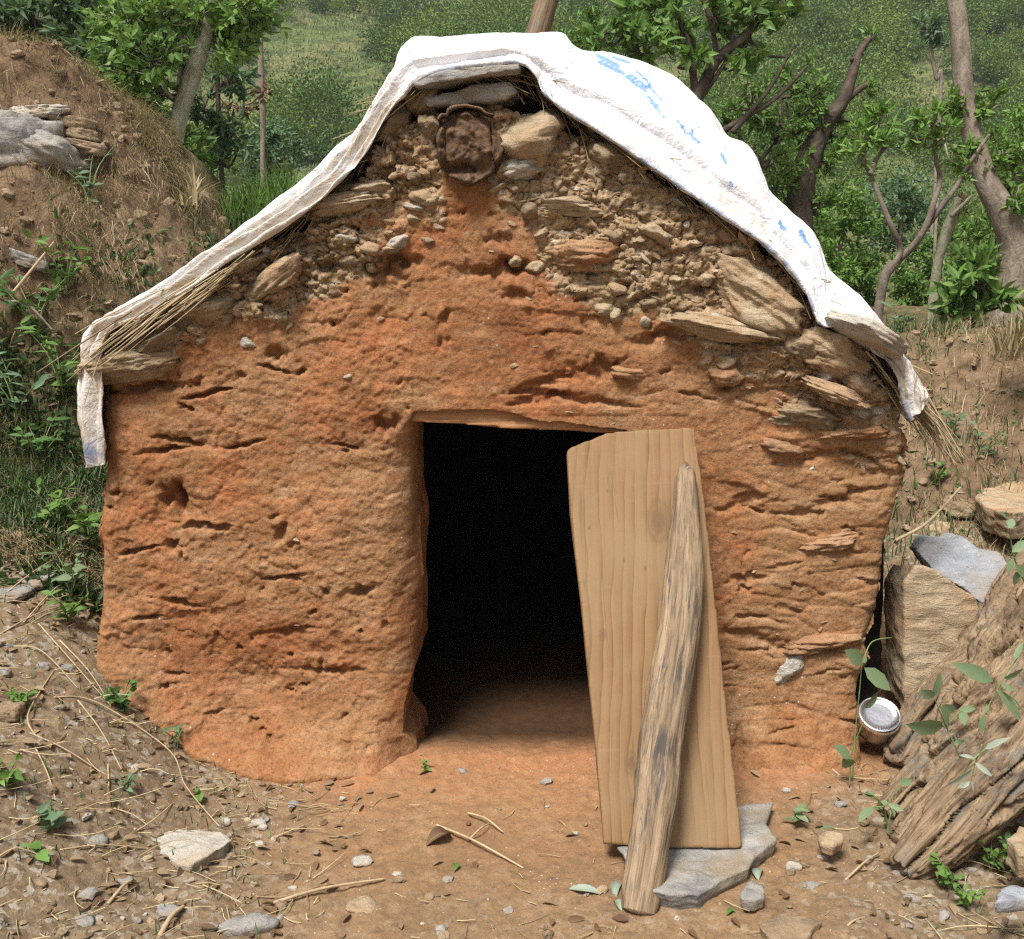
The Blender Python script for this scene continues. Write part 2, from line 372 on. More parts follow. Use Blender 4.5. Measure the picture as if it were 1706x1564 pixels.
def m_leaf(name, cols, trans=.35, rough=.55):
    s = NT(name, rough, .35)
    g = s.n('ShaderNodeNewGeometry'); rnd = g.outputs['Random Per Island']
    col = s.ramp(rnd, [(i/(len(cols)-1), c) for i, c in enumerate(cols)])
    col = s.mix(s.ramp(s.noise(2.2, 3), [(.35, .45), (.6, 0)]), col, tuple(k*.6 for k in cols[0]))
    if name == 'hillside_leaf': col = s.mix(.75, col, s.ramp(s.attr('tint'), [(0, (.28, .42, .38)), (.35, (.65, .8, .6)), (.65, (1, 1, .8)), (1, (1.6, 1.35, .8))]), 'MULTIPLY')
    s.put(s.b.inputs['Base Color'], col)
    tr = s.n('ShaderNodeBsdfTranslucent'); s.l(s.mix(.5, col, (.12, .2, .02)), tr.inputs[0])
    mx = s.n('ShaderNodeMixShader'); mx.inputs[0].default_value = trans; s.l(s.b.outputs[0], mx.inputs[1]); s.l(tr.outputs[0], mx.inputs[2]); s.l(mx.outputs[0], s.o.inputs[0])
    return s.m
def m_straw(name, cols):
    s = NT(name, .7, .3); g = s.n('ShaderNodeNewGeometry')
    return s.fin(s.ramp(g.outputs['Random Per Island'], [(i/(len(cols)-1), c) for i, c in enumerate(cols)]))
def m_tarp():
    s = NT('white_tarp', .55, .35)
    st = s.attr('gco', True)
    dirt = s.math('MULTIPLY', s.attr('dirt'), s.ramp(s.noise(1, 6, .65, .3, s.scale(st, (4, 26, 1))), [(.35, .15), (.6, 1)]))
    col = s.mix(dirt, (.80, .80, .82), (.40, .31, .20))
    col = s.mix(s.ramp(s.noise(13, 5, .6), [(.58, 0), (.75, .14)]), col, (.5, .45, .38))
    pr = s.math('MULTIPLY', s.attr('print'), s.ramp(s.noise(45, 5, .7), [(.32, 0), (.42, 1)]))
    col = s.mix(s.math('MULTIPLY', pr, .8), col, (.05, .22, .50))
    hm = s.attr('hem'); col = s.mix(s.math('MULTIPLY', hm, s.ramp(s.noise(28, 4), [(.38, .15), (.6, .9)])), col, (.10, .15, .27))
    weave = s.n('ShaderNodeTexChecker'); s.l(st, weave.inputs[0]); weave.inputs['Scale'].default_value = 320
    cr_ = s.math('ABSOLUTE', s.math('SUBTRACT', s.noise(15, 4, .6, .6), .5)); nb = s.bump(s.noise(26, 4, .55), .3, .010); nb = s.bump(cr_, .5, .03, nb)
    return s.fin(col, nb)
def m_plain(name, c, rough=.9, metal=0, var=.3):
    s = NT(name, rough, .3); s.b.inputs['Metallic'].default_value = metal
    n = s.noise(25, 5, .65); col = s.ramp(n, [(.3, tuple(k*(1-var) for k in c)), (.7, tuple(min(1, k*(1+var)) for k in c))])
    return s.fin(col, s.bump(n, .3, .004))

KNOTS = []
M = {}
# ------------------------------------------------------------------ terrain
def ground_z(x, y, detail=True):
    x = np.asarray(x, float); y = np.asarray(y, float)
    L = np.interp(x, [-9, -2.2, -1.5, -1.28, -1.11, -1.0, -.85, -.74, -.6, 0], [.55, .5, .42, .36, .27, .18, .06, .018, 0, 0])
    z = L*np.clip(1+.55*np.minimum(y, 0), .35, 1)+.22*sst(-.9, -1.5, x)*np.clip(y, 0, 3)
    z = z+.10*sst(.95, 1.6, x)+.16*sst(1.0, 1.6, x)*np.clip(y+.25, 0, 3)
    inn = sst(-.42, -.36, x)*sst(.9, .5, x)
    z = z-.035*sst(.0, .35, y)*inn - .03*sst(-.1, -.8, y)*sst(-.7, -.3, x)
    z = z+.006*np.exp(-((y+.0)/.09)**2)*inn
    return z
def ground_disp(x, y):
    d = .014*fbm(x*3.2, y*3.2, 0*x, 3, 3)+.006*fbm(x*16, y*16, 0*x, 5, 3)
    f1, e, i = cell(x*26, y*26, 4)
    d = d+.0045*fbm(x*60, y*60, 0*x, 8, 3)+np.where(i > .25, .006*np.clip(.45-f1, 0, 1)*2*(i-.2), 0)
    return d*np.clip(1.25-.5*np.exp(-(x/.5)**2), 0, 2)
def ax(lo, hi, segs):
    """segs: list of (upto, step) from the middle outward handled by caller"""
    return np.unique(np.round(np.concatenate([np.arange(a, b, s) for a, b, s in segs]+[[hi]]), 5))
xs = ax(-60, 60, [(-60, -12, 4), (-12, -4, .4), (-4, -1.7, .03), (-1.7, 1.7, .0072), (1.7, 4, .03), (4, 12, .4), (12, 60, 4)])
ys = ax(-60, 7, [(-60, -8, 4), (-8, -2, .3), (-2, -1.0, .03), (-1.0, .25, .0072), (.25, 1.6, .02), (1.6, 7, .15)])
X, Y = np.meshgrid(xs, ys)
Z = ground_z(X, Y)+ground_disp(X, Y)
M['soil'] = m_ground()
fy = np.abs(Y)
red = np.clip(1.0-(-Y-.02)/.30, 0, 1)*sst(-1.05, -.75, X)*sst(1.2, .75, X)*(1-.55*sst(-.42, -.3, X)*sst(.75, .55, X))+.35*np.exp(-((X-.1)/.55)**2)*sst(-.9, -.2, Y)
red = np.where(Y > .0, red*np.clip(1-Y/.2, 0, 1)+.4*np.clip(Y/.2, 0, 1), red)
litter = np.clip(sst(-.35, -.8, X)*.9+sst(.55, .95, X)*.8*sst(0, -.3, Y)+sst(1.2, 1.4, X)+.25*sst(-.45, -.7, Y), 0, 1)
solo('ground', np.stack([X, Y, Z], -1).reshape(-1, 3), grid_faces(*X.shape), M['soil'], kind='structure', attrs={'red': np.clip(red, 0, 1).ravel(), 'litter': litter.ravel(), 'floor': (sst(-.02, .22, Y)*sst(1.02, .98, np.abs(X))*sst(2.3, 2.2, Y)).ravel()})  # floor mask: painted shade, growing inward from the threshold

def bank_z(x, y):
    x = np.asarray(x, float); y = np.asarray(y, float)
    yf = np.interp(x, [-6, -2.2, -1.5, -1.2, -.9, .9, 1.2, 1.5, 2.2, 6], [.45, .7, .85, 1.1, 2.3, 2.3, 1.5, 1.05, .95, .8])
    wd = np.interp(x, [-6, -1.5, -1.0, 1.0, 1.6, 6], [1.15, 1.0, .5, .5, 1.25, 1.3])
    zt = np.interp(x, [-6, -2.6, -2.13, -1.81, -1.68, -1.55, -1.41, -1.25, -1.0, 1.0, 1.6, 2.5, 6], [2.7, 2.42, 2.30, 2.20, 2.08, 1.90, 1.68, 1.42, 1.2, 1.0, 1.02, 1.08, 1.3])
    g = ground_z(x, np.minimum(y, yf))
    t = np.clip((y-yf)/wd, 0, 1); t = t*.55+.45*t*t*(3-2*t)
    z = g-.06+(zt-g)*t
    mound = sst(-1.2, -1.7, x)*sst(2.4, 4.5, y)*.5
    return z-mound
xs = ax(-7, 7, [(-7, -3, .08), (-3, -1.2, .013), (-1.2, 1.2, .05), (1.2, 3, .013), (3, 7, .08)]); ys = ax(.3, 5.0, [(.3, 2.6, .014), (2.6, 5, .06)])
X, Y = np.meshgrid(xs, ys); Z = bank_z(X, Y)
def bank_pt(x, y):
    """the bank with its clods and gullies"""
    z = bank_z(x, y); d = .07*fbm(x*1.8, y*1.8, z*1.8, 21, 3)+.05*fbm(x*6, y*6, z*6, 22, 3)+.026*fbm(x*20, y*20, z*20, 25, 3)+.010*fbm(x*55, y*55, z*55, 28, 2)
    f1, e, i = cell(x*9+.5*vn(x*4, y*4, z*4, 2), y*9+z*6, 8); d = d+np.where(i > 0, .05*np.clip(.5-f1, 0, 1)*i, 0)
    k = sst(-.02, .08, z-ground_z(x, y)); return np.stack([x+.35*d*k, y-.6*d*k, z+.7*d*k], -1)
BPT = bank_pt(X, Y)
m_green = np.clip(sst(-1.0, -1.5, X)*sst(1.35, .75, Z)*1.0+sst(1.9, 2.6, Y)*.8+sst(.9, 1.15, Z)*sst(1, 1.3, X)*.6, 0, 1)
M['bank'] = m_bank()
solo('earth_bank', BPT.reshape(-1, 3), grid_faces(*X.shape), M['bank'], kind='structure', attrs={'green': m_green.ravel()})

def hill_z(x, y):
    x = np.asarray(x, float); y = np.asarray(y, float)
    z = np.interp(y, [3.5, 5, 9, 20, 30, 60, 100, 160, 260], [.9, 1.05, .9, -3.5, -2, 9.5, 26, 52, 80])
    und = 3.2*fbm(x*.035, y*.035, 0*x, 41, 3)*sst(18, 40, y)+.25*fbm(x*.5, y*.5, 0*x, 44, 3)*sst(5, 8, y)
    return z+und+.03*x*sst(15, 60, y)
xs = ax(-130, 130, [(-130, -50, 4), (-50, 50, .7), (50, 130, 4)]); ys = ax(3.6, 132, [(3.6, 20, .4), (20, 110, .9), (110, 132, 5)])
X, Y = np.meshgrid(xs, ys); Z = hill_z(X, Y)
M['hill'] = m_hill()
solo('hillside', np.stack([X, Y, Z], -1).reshape(-1, 3), grid_faces(*X.shape), M['hill'], kind='structure')
#PART2
# ------------------------------------------------------------------ the hut
M['wall'] = m_wall()
M['indoor_shade'] = m_plain('shade_dark_mud', (.018, .014, .011), .95, 0, .4)  # near-black mud: the room's shade is put into the wall colour
M['lintel'] = m_wood('clay_stained_wood', (.46, .25, .12), (.38, .19, .085), (.22, .11, .05))
M['beam'] = m_wood('old_beam_wood', (.20, .115, .06), (.105, .062, .035), (.035, .023, .016), freq=1.6)
M['slate'] = m_stone('grey_slate', [(.21, .20, .19), (.32, .305, .28), (.42, .40, .36)], stain=(.26, .20, .13))
M['tanstone'] = m_stone('tan_stone', [(.29, .21, .125), (.43, .33, .21), (.54, .435, .30)], 1.3, stain=(.38, .24, .135))
M['clayrock'] = m_stone('clay_smeared_stone', [(.28, .155, .08), (.37, .215, .115), (.44, .29, .175)], 1.3, stain=(.40, .19, .085))
M['brownstone'] = m_stone('brown_stone', [(.19, .135, .085), (.29, .205, .125), (.38, .28, .18)], 1.2)
M['palestone'] = m_stone('pale_stone', [(.36, .33, .28), (.48, .445, .38), (.56, .52, .45)], 1.2, stain=(.40, .32, .22))
M['bluestone'] = m_stone('bluish_slate', [(.24, .25, .27), (.34, .355, .385), (.43, .44, .46)], .8, stain=(.29, .255, .22))
M['thatch'] = m_straw('thatch_straw', [(.10, .07, .04), (.22, .16, .085), (.34, .26, .14), (.17, .115, .06), (.42, .33, .19)])
M['eavestraw'] = m_straw('eave_straw', [(.20, .145, .08), (.34, .26, .15), (.46, .37, .23), (.27, .195, .11)])
M['straw'] = m_straw('dry_straw', [(.30, .22, .11), (.46, .36, .20), (.55, .45, .27), (.38, .29, .16), (.24, .165, .09)])

hut = thing('mud_hut', 'small red mud and stone hut with low dark doorway under a white sheet', 'hut', (0, 0, 0))
# outline of the front wall, photo pixels, clockwise from the left foot
OUT = [(168, 1330), (158, 1090), (164, 1000), (170, 900), (166, 870), (174, 800), (170, 720), (168, 660), (178, 645), (163, 604), (185, 592), (214, 575), (252, 548), (300, 500),
       (352, 470), (392, 428), (440, 400), (474, 394), (506, 376), (564, 336), (612, 292), (624, 250), (655, 226), (690, 198), (718, 186), (800, 172), (862, 182), (905, 206), (960, 224), (1012, 247),
       (1062, 268), (1104, 300), (1160, 336), (1206, 364), (1250, 402), (1284, 430), (1322, 470), (1348, 500), (1370, 540), (1402, 560), (1446, 604), (1478, 650), (1504, 690),
       (1506, 735), (1508, 800), (1496, 850), (1480, 905), (1470, 985), (1462, 1020), (1447, 1060), (1450, 1100), (1432, 1140), (1430, 1200), (1424, 1330)]
DOOR = [(1062, 1400), (1062, 720), (1000, 712), (900, 700), (860, 692), (800, 686), (745, 680), (690, 682), (688, 760), (695, 900), (697, 1102), (684, 1132), (673, 1180), (671, 1222), (692, 1248), (700, 1290), (700, 1400)]
WT = .30
def wall_poly():
    P = []
    for q in OUT+DOOR:
        p = PY(q[0], q[1], 0.0); P.append([p[0], max(p[2], -.25)])
    return np.array(P)
WP = wall_poly()
# densify and roughen the outline
Pd = []
for i in range(len(WP)):
    a, b = WP[i], WP[(i+1) % len(WP)]; n = max(1, int(np.linalg.norm(b-a)/.02))
    for k in range(n): Pd.append(a+(b-a)*k/n)
Pd = np.array(Pd); isdoor = (Pd[:, 0] > -.33) & (Pd[:, 0] < .43) & (Pd[:, 1] < .92)
jit = np.stack([vn(Pd[:, 0]*22, Pd[:, 1]*22, 0*Pd[:, 0], 61), vn(Pd[:, 0]*22, Pd[:, 1]*22, 0*Pd[:, 0], 62)], 1)*np.where(isdoor, .003, .011)[:, None]
Pd = Pd+jit
V, F = prism(np.stack([Pd[:, 0], 0*Pd[:, 0], Pd[:, 1]], 1), np.stack([Pd[:, 0], 0*Pd[:, 0]+WT, Pd[:, 1]], 1))
V, F, N = remesh(V, F, .0043)
x, y, z = V.T; WN = N
front = np.clip(1-y/(WT*.9), 0, 1)
# distances to the jamb line (left door edge) and to the outer outline
jl = PY(692, 900, 0)[0]
dj = np.clip((jl-x), 0, 1); zt = PY(690, 690, 0)[2]
r = .105*sst(zt+.02, zt-.10, z); dd = np.clip(dj, 0, None)
arc = np.where(dd < r, r-np.sqrt(np.maximum(r*r-(r-dd)**2, 0)), 0)*np.where(x > jl-.2, 1, 0)*(x < 0)
def dist_poly(px, pz, P, closed=False):
    d = np.full(px.shape, 9.0)
    for i in range(len(P)-1):
        a, b = P[i], P[i+1]; ab = b-a; t = np.clip(((px-a[0])*ab[0]+(pz-a[1])*ab[1])/(ab@ab+1e-12), 0, 1)
        d = np.minimum(d, np.hypot(px-a[0]-t*ab[0], pz-a[1]-t*ab[1]))
    return d
do = dist_poly(x, z, WP[:len(OUT)])
ro = .05; arco = np.where(do < ro, ro-np.sqrt(np.maximum(ro*ro-(ro-do)**2, 0)), 0)*.8*(np.abs(x) > .7)+np.where(do < .03, .03-do, 0)*.5*(np.abs(x) <= .7)
# clay / rubble masks from the photograph's boundary
bx = np.array([PY(q[0], q[1], 0)[[0, 2]] for q in [(150, 640), (200, 610), (300, 550), (430, 525), (490, 490), (570, 440), (640, 385), (728, 345), (745, 290), (815, 290), (835, 355), (900, 440), (1000, 490), (1110, 515), (1150, 560), (1270, 590), (1330, 670), (1420, 735), (1510, 760), (1560, 770)]])
bz = np.interp(x, bx[:, 0], bx[:, 1])
clay = sst(-.09, .10, bz-z+.16*fbm(x*7, z*9, 0*x, 71, 4))
rxx = PY(1180, 900, 0)[0]
tan = np.clip(.85*sst(rxx-.02, rxx+.18, x+.06*fbm(x*6, z*6, 0*x, 75, 3))*sst(.12, .25, z)+.45*sst(-.62, -.45, x)*sst(-.30, -.38, x)*sst(.95, .85, z)+.5*sst(.06, .0, bz-z)+.25*sst(.3, .6, vn(x*4, z*4, 0*x, 77)), 0, 1)
rgt = sst(rxx-.1, rxx+.15, x)
rough = np.clip((1-clay)+.40*rgt+.25*sst(.75, .95, z)*sst(-.2, .2, x), .08, 1.2)
# relief
d = .018*fbm(x*3, y*3, z*4, 81, 3)
wx, wz = x+.03*fbm(x*7, z*7, y*7, 82, 2), z+.022*fbm(x*5, z*5, y*5, 83, 3)
# layered courses: flat stones hidden in the mud, each jutting out at its own depth
f1, e21, idc = cell(wx*5.2, wz*17, 85)
course = np.where(e21 < .16, -(1-e21/.16)*.5, 0)+idc*.55+.35*np.clip(.5-f1, 0, 1)
cm = np.clip((rough-.2)*1.1*sst(-.25, .25, fbm(x*4+3, z*4, y*0, 86, 3))+.5*(1-clay)-.35*(1-rgt)*clay*sst(.9, .7, z), 0, 1)
d = d+.018*course*np.clip(cm+.35*rgt, 0, 1.2)*(.55+.95*rgt)
# ledges: courses that jut out over a sharp undercut, broken into short runs
for fr, am, sd in ((9.5, .020, 87), (19, .011, 187)):
    ph = z*fr+1.7*fbm(x*1.9, z*2.2, y*2, sd, 2)+.45*fbm(x*8, z*8, y*5, sd+1, 2); q = ph-np.floor(ph); row = np.floor(ph)
    run = np.clip(fbm(x*3.4+row*17.3, row*5.1, 0*x, sd+2, 3)*2.2-.85+.75*rgt+.5*(1-clay)+.6*sst(.75, .95, z)*sst(-.3, .1, x)+.25*sst(.6, .8, z)*sst(-.7, -.9, x), 0, 1)
    d = d+am*run*np.exp(-q*1.7)*sst(0, .07, q)*(.45+.55*np.clip(rgt+(1-clay)+sst(.85, 1.0, z), 0, 1))
# lumps
sm_ = sst(-.15, .3, fbm(x*3.1, y*3, z*3.1, 193, 2)+.5*rgt+.5*(1-clay)-.12*sst(-.55, -.38, x)*sst(-.25, -.35, x))
d = d+.012*(np.abs(fbm(x*9, y*9, z*11, 91, 3))-.2)*(.35+.9*rough)*(.5+.5*sm_)+.005*fbm(x*17, y*17, z*20, 191, 3)*(.5+.5*sm_)+.009*np.abs(fbm(x*36, y*36, z*42, 92, 3))*(.10+.9*rough)*(.45+.7*sm_)+.0030*fbm(x*85, y*85, z*100, 95, 2)
# plaster flaked off in thin layers, leaving ragged edges
for fq, am, sd, th_ in ((3.5, .0045, 301, .02), (7, .003, 303, .03), (15, .0018, 305, .04)):
    q = fbm(x*fq, y*fq, z*fq*1.35, sd, 5, .6); d = d+am*sst(-th_/2, th_/2, q)+am*.8*sst(-th_/2, th_/2, q-.22)
# rubble chips
f1, e, i = cell(wx*21, wz*30, 93); d = d+(1-clay)*(.017*(i)-.013*sst(.18, 0, e))
f1, e, i = cell(wx*44, wz*55, 94); d = d+(1-clay*.96)*(.010*i-.008*sst(.2, 0, e))
# pits and holes (larger ones at the photograph's own places)
pr = np.random.default_rng(5)
pits = [(290, 825, 16, 14, .05), (290, 905, 12, 8, .04), (640, 705, 22, 12, .035), (665, 435, 26, 12, .05), (640, 455, 30, 12, .04), (820, 450, 45, 16, .05), (860, 445, 30, 9, .045), (470, 885, 8, 14, .03),
        (300, 830, 10, 22, .035), (460, 590, 16, 10, .035), (1000, 610, 36, 14, .045), (905, 640, 60, 7, .04), (960, 665, 80, 6, .04), (740, 540, 14, 20, .03), (860, 490, 28, 9, .04), (345, 875, 40, 5, .035),
        (240, 647, 60, 7, .045), (350, 655, 60, 4, .035), (310, 735, 40, 5, .035), (1330, 855, 30, 5, .04), (1400, 830, 50, 6, .04), (600, 985, 20, 8, .035), (545, 1115, 40, 8, .03), (1240, 965, 30, 10, .035),
        (1340, 1080, 110, 6, .04), (1240, 835, 40, 9, .03), (1350, 760, 50, 7, .04), (900, 665, 40, 6, .04), (1180, 480, 30, 14, .04), (830, 400, 20, 10, .03), (1100, 560, 70, 9, .04), (1200, 560, 80, 8, .045),
        (560, 440, 30, 10, .04), (300, 1000, 30, 4, .03), (230, 915, 30, 4, .03), (640, 300, 20, 9, .03), (1150, 400, 24, 9, .035), (1250, 1060, 40, 8, .03), (1220, 1240, 20, 30, .03), (480, 1050, 40, 6, .02)]
for _ in range(150):
    pits.append((pr.uniform(170, 1500), pr.uniform(300, 1230), pr.uniform(2.5, 9), pr.uniform(2.5, 6), pr.uniform(.010, .028)))
for _ in range(90):
    pits.append((900+590*pr.uniform()**.7 if _ % 7 else pr.uniform(175, 700), pr.uniform(330, 1220), pr.uniform(8, 34), pr.uniform(2.2, 4.5), pr.uniform(.018, .04)))
for (px, py, a, b, dep) in pits:
    c = PY(px, py, 0); k = 1/scale_at(c); a *= k; b *= k
    near = np.abs(x-c[0]) < 2.2*a
    near &= np.abs(z-c[2]) < 2.6*b
    if near.any():
        sl_ = math.sin(px*12.9+py*3.1)*.3; xx = x[near]+.5*a*vn(x[near]/a*1.5, z[near]/b, 0*x[near], int(px)); zz = z[near]+sl_*(x[near]-c[0])+.8*b*vn(x[near]/a*2.2+5, z[near]/b*.6, 0*x[near], int(py))+.5*b*vn(x[near]*90, z[near]*60, 0*x[near], int(py)+1)
        q = ((xx-c[0])/a)**2+((zz-c[2])/b)**2
        d[near] -= dep*np.exp(-q**1.5)
d = d*np.where((x < jl) & (x > jl-.07) & (z < zt+.03), .35+.65*np.clip(dj, 0, .07)/.07, 1)*np.where(x > jl, .45+.2*sst(zt-.02, zt+.10, z), 1)*np.where((x > jl-.01) & (x < .45) & (z < zt), .35, 1)
flare = np.interp(x, [-1.15, -1.0, -.85, -.55, -.36, -.3, .5, .62, .8, 1.0, 1.15], [.01, .05, .09, .13, .10, .03, .03, .08, .10, .06, .03])
gz = ground_z(x, 0*x-.05)
h = np.clip((z-gz)/.26, 0, 1); fl = flare*(1-h)**2.2
a = arc+arco*front
y2 = a+y*(1-a/WT)-(d+fl+.012*(1-clay)*0)*front
side = np.clip(1-do/.05, 0, 1)*(y > .03)
x2 = x+np.sign(x)*side*d*.8*(np.abs(x) > .3)+.012*(1-sst(0, .02, dj))*fbm(x*0, y*14, z*8, 97, 3)*(np.abs(x-jl) < .03)*(z < zt-.005)
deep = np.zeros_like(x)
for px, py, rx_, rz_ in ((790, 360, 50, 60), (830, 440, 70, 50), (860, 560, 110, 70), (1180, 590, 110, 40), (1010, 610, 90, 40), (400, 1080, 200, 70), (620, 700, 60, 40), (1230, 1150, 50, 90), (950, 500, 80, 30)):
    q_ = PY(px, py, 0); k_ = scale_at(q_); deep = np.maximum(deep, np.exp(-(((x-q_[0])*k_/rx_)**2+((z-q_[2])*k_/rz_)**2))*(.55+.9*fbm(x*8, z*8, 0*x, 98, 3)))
wallV = np.stack([x2, y2, z+np.clip(1-do/.03, 0, 1)*d*.3], 1)
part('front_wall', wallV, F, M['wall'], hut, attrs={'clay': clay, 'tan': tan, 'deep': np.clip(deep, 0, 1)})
def wall_front(px, py):
    """approximate point on the finished wall face behind a photo pixel"""
    p = PY(px, py, 0); m = (np.abs(wallV[:, 0]-p[0]) < .012) & (np.abs(wallV[:, 2]-p[2]) < .012) & (y < .1)
    return np.array([p[0], wallV[m, 1].min() if m.any() else 0, p[2]])

# side, back walls and roof (closed so that the room inside is dark)
E = [(171, 774), (168, 700), (167, 640), (168, 596), (182, 556), (236, 524), (318, 474), (406, 421), (476, 379), (546, 322), (609, 256), (640, 195), (668, 155), (692, 128), (740, 112), (800, 103), (862, 100), (890, 120), (905, 150), (940, 178),
     (1000, 215), (1070, 262), (1150, 318), (1200, 352), (1250, 385), (1290, 415), (1325, 452), (1350, 495), (1372, 540), (1410, 545), (1452, 578), (1486, 612), (1506, 655), (1522, 700)]
S = [(143, 780), (134, 700), (136, 620), (139, 580), (152, 545), (185, 515), (262, 472), (350, 415), (440, 348), (520, 285), (590, 215), (632, 155), (660, 110), (682, 68), (740, 60), (800, 55), (850, 53), (890, 54), (935, 57), (965, 83),
     (1040, 95), (1115, 127), (1180, 180), (1210, 224), (1250, 243), (1270, 300), (1315, 347), (1355, 385), (1388, 455), (1440, 503), (1488, 562), (1516, 598), (1544, 638), (1552, 664)]
DEPTH = 2.15
def box_wall(name, x0, x1, y0, y1, z0, z1, nx, ny, nz, seed):
    V, F = prism(np.array([[x0, y0, z0], [x1, y0, z0], [x1, y0, z1], [x0, y0, z1]]), np.array([[x0, y1, z0], [x1, y1, z0], [x1, y1, z1], [x0, y1, z1]]))
    V, F, N = remesh(V, F, .02)
    V = V+N*(.025*fbm(V[:, 0]*4, V[:, 1]*4, V[:, 2]*7, seed, 4)+.012*fbm(V[:, 0]*20, V[:, 1]*20, V[:, 2]*26, seed+1, 2))[:, None]
    part(name, V, F, M['indoor_shade'] , hut)
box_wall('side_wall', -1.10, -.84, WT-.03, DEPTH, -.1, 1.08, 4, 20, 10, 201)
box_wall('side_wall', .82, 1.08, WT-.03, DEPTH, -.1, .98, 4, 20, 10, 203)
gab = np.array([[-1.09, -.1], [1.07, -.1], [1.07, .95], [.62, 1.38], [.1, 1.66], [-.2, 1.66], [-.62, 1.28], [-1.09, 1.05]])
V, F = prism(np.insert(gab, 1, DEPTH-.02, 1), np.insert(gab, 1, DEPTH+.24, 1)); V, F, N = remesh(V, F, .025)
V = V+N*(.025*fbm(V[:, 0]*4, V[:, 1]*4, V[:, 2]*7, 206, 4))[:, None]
part('back_wall', V, F, M['indoor_shade'], hut)

# thatch deck under the sheet
sec = np.array([PY(q[0], q[1], .0)[[0, 2]] for q in E[3:-2]])
nn = np.gradient(sec, axis=0); nn = np.stack([-nn[:, 1], nn[:, 0]], 1); nn /= np.linalg.norm(nn, axis=1)[:, None]
top = sec-nn*np.sign(-nn[:, 1:2]*1.0)*.0-nn*0; low = sec+np.where(nn[:, 1:2] > 0, -nn, nn)*.05
ysr = np.linspace(.10, DEPTH+.12, 40)
def sheet_between(a, b, ys, amp, seed):
    a = catmull(a, 160); b = catmull(b, 160); P = np.vstack([a, b[::-1]])
    V = np.zeros((len(ys), len(P), 3)); V[:, :, 0] = P[:, 0]; V[:, :, 2] = P[:, 1]; V[:, :, 1] = np.asarray(ys)[:, None]
    k = fbm(V[..., 0]*9, V[..., 1]*2, V[..., 2]*9, seed, 3)*amp
    V[..., 2] += k; V[..., 1] += k*np.where(V[..., 1] < .1, 1.2, 0)
    F = [tuple(f) for f in grid_faces(len(ys), len(P), True)]; n = len(P); m = n//2
    for o in (0, (len(ys)-1)*n):
        for i in range(m-1): F.append((o+i, o+i+1, o+n-2-i, o+n-1-i))
    return V.reshape(-1, 3), F
V, F = sheet_between(top-np.array([0, .012]), low, ysr, .012, 210)
M['thatchdeck'] = m_plain('shade_dark_thatch', (.030, .021, .013), .95, 0, .6)  # thatch colour darkened to paint in the shade under the roof
roof = part('roof', V, F, M['thatchdeck'], hut)

def strands(roots, tips, width, seed, sag=.02, curl=.02, nseg=5):
    r = np.random.default_rng(seed); Vs, Fs, o = [], [], 0
    for a, b in zip(roots, tips):
        a = np.asarray(a, float); b = np.asarray(b, float); t = np.linspace(0, 1, nseg)[:, None]; L = np.linalg.norm(b-a)
        P = a+(b-a)*t+r.normal(size=3)*curl*L*np.sin(t*np.pi)+np.array([0, 0, -1])*sag*L*t*t
        wv = width*r.uniform(.6, 1.4)
        T, Fq, _ = tube(P, np.linspace(wv, wv*.5, nseg), nseg, 4, cap=False)
        Vs.append(T); Fs.append(grid_faces(nseg, 4, True)+o); o += len(T)
    return np.vstack(Vs), np.vstack(Fs)
# straw sticking out at the left eave
r = np.random.default_rng(31); A, B = [], []
for _ in range(170):
    u = r.uniform(0, 1); a = PY(np.interp(u, [0, 1], [238, 440])+r.normal()*10, np.interp(u, [0, 1], [530, 408])+abs(r.normal())*8, r.uniform(-.07, .02))
    ln = r.uniform(.08, .26); dr = np.array([-.82, r.uniform(-.2, .0), -.56+r.normal()*.10]); A.append(a); B.append(a+dr*ln*(1.1-.55*u))
for q0, q1 in [((240, 505), (62, 616)), ((300, 470), (125, 552)), ((220, 520), (140, 560)), ((262, 500), (150, 590)), ((300, 488), (178, 600)), ((180, 560), (140, 670)), ((340, 465), (205, 562)), ((280, 500), (190, 575))]:
    A.append(PY(*q0, -.04)); B.append(PY(*q1, -.16))
V, F = strands(A, B, .0022, 32); part('eave_straw', V, F, M['eavestraw'], hut)
A, B = [], []
for _ in range(130):
    u = r.uniform(0, 1); a = PY(np.interp(u, [0, 1], [1440, 1545])+r.normal()*8, np.interp(u, [0, 1], [590, 690])+r.normal()*8, r.uniform(-.02, .16))
    ln = r.uniform(.06, .20); dr = np.array([.62+r.normal()*.07, r.uniform(-.15, .2), -.72+r.normal()*.08]); A.append(a); B.append(a+dr*ln*(.5+.6*u))
for q0, q1 in [((1480, 590), (1555, 622)), ((1540, 650), (1605, 760)), ((1530, 660), (1590, 770)), ((1510, 600), (1568, 660)), ((1545, 680), (1585, 740))]:
    A.append(PY(*q0, .05)); B.append(PY(*q1, .0))
V, F = strands(A, B, .0028, 33); part('eave_straw', V, F, M['eavestraw'], hut)
A, B = [], []                                    # finer straw along both verges under the sheet
for _ in range(220):
    k = r.uniform(8, 27); p = np.array([np.interp(k, range(len(E)), [e[0] for e in E]), np.interp(k, range(len(E)), [e[1] for e in E])])
    a = PY(p[0]+r.normal()*3, p[1]+6+abs(r.normal())*5, r.uniform(-.02, .06)); sg = -1 if k < 14 else 1
    B.append(a+np.array([sg*r.uniform(.02, .14), r.uniform(-.06, .02), -r.uniform(.02, .10)])); A.append(a)
V, F = strands(A, B, .0017, 34); part('verge_straw', V, F, M['thatch'], hut)

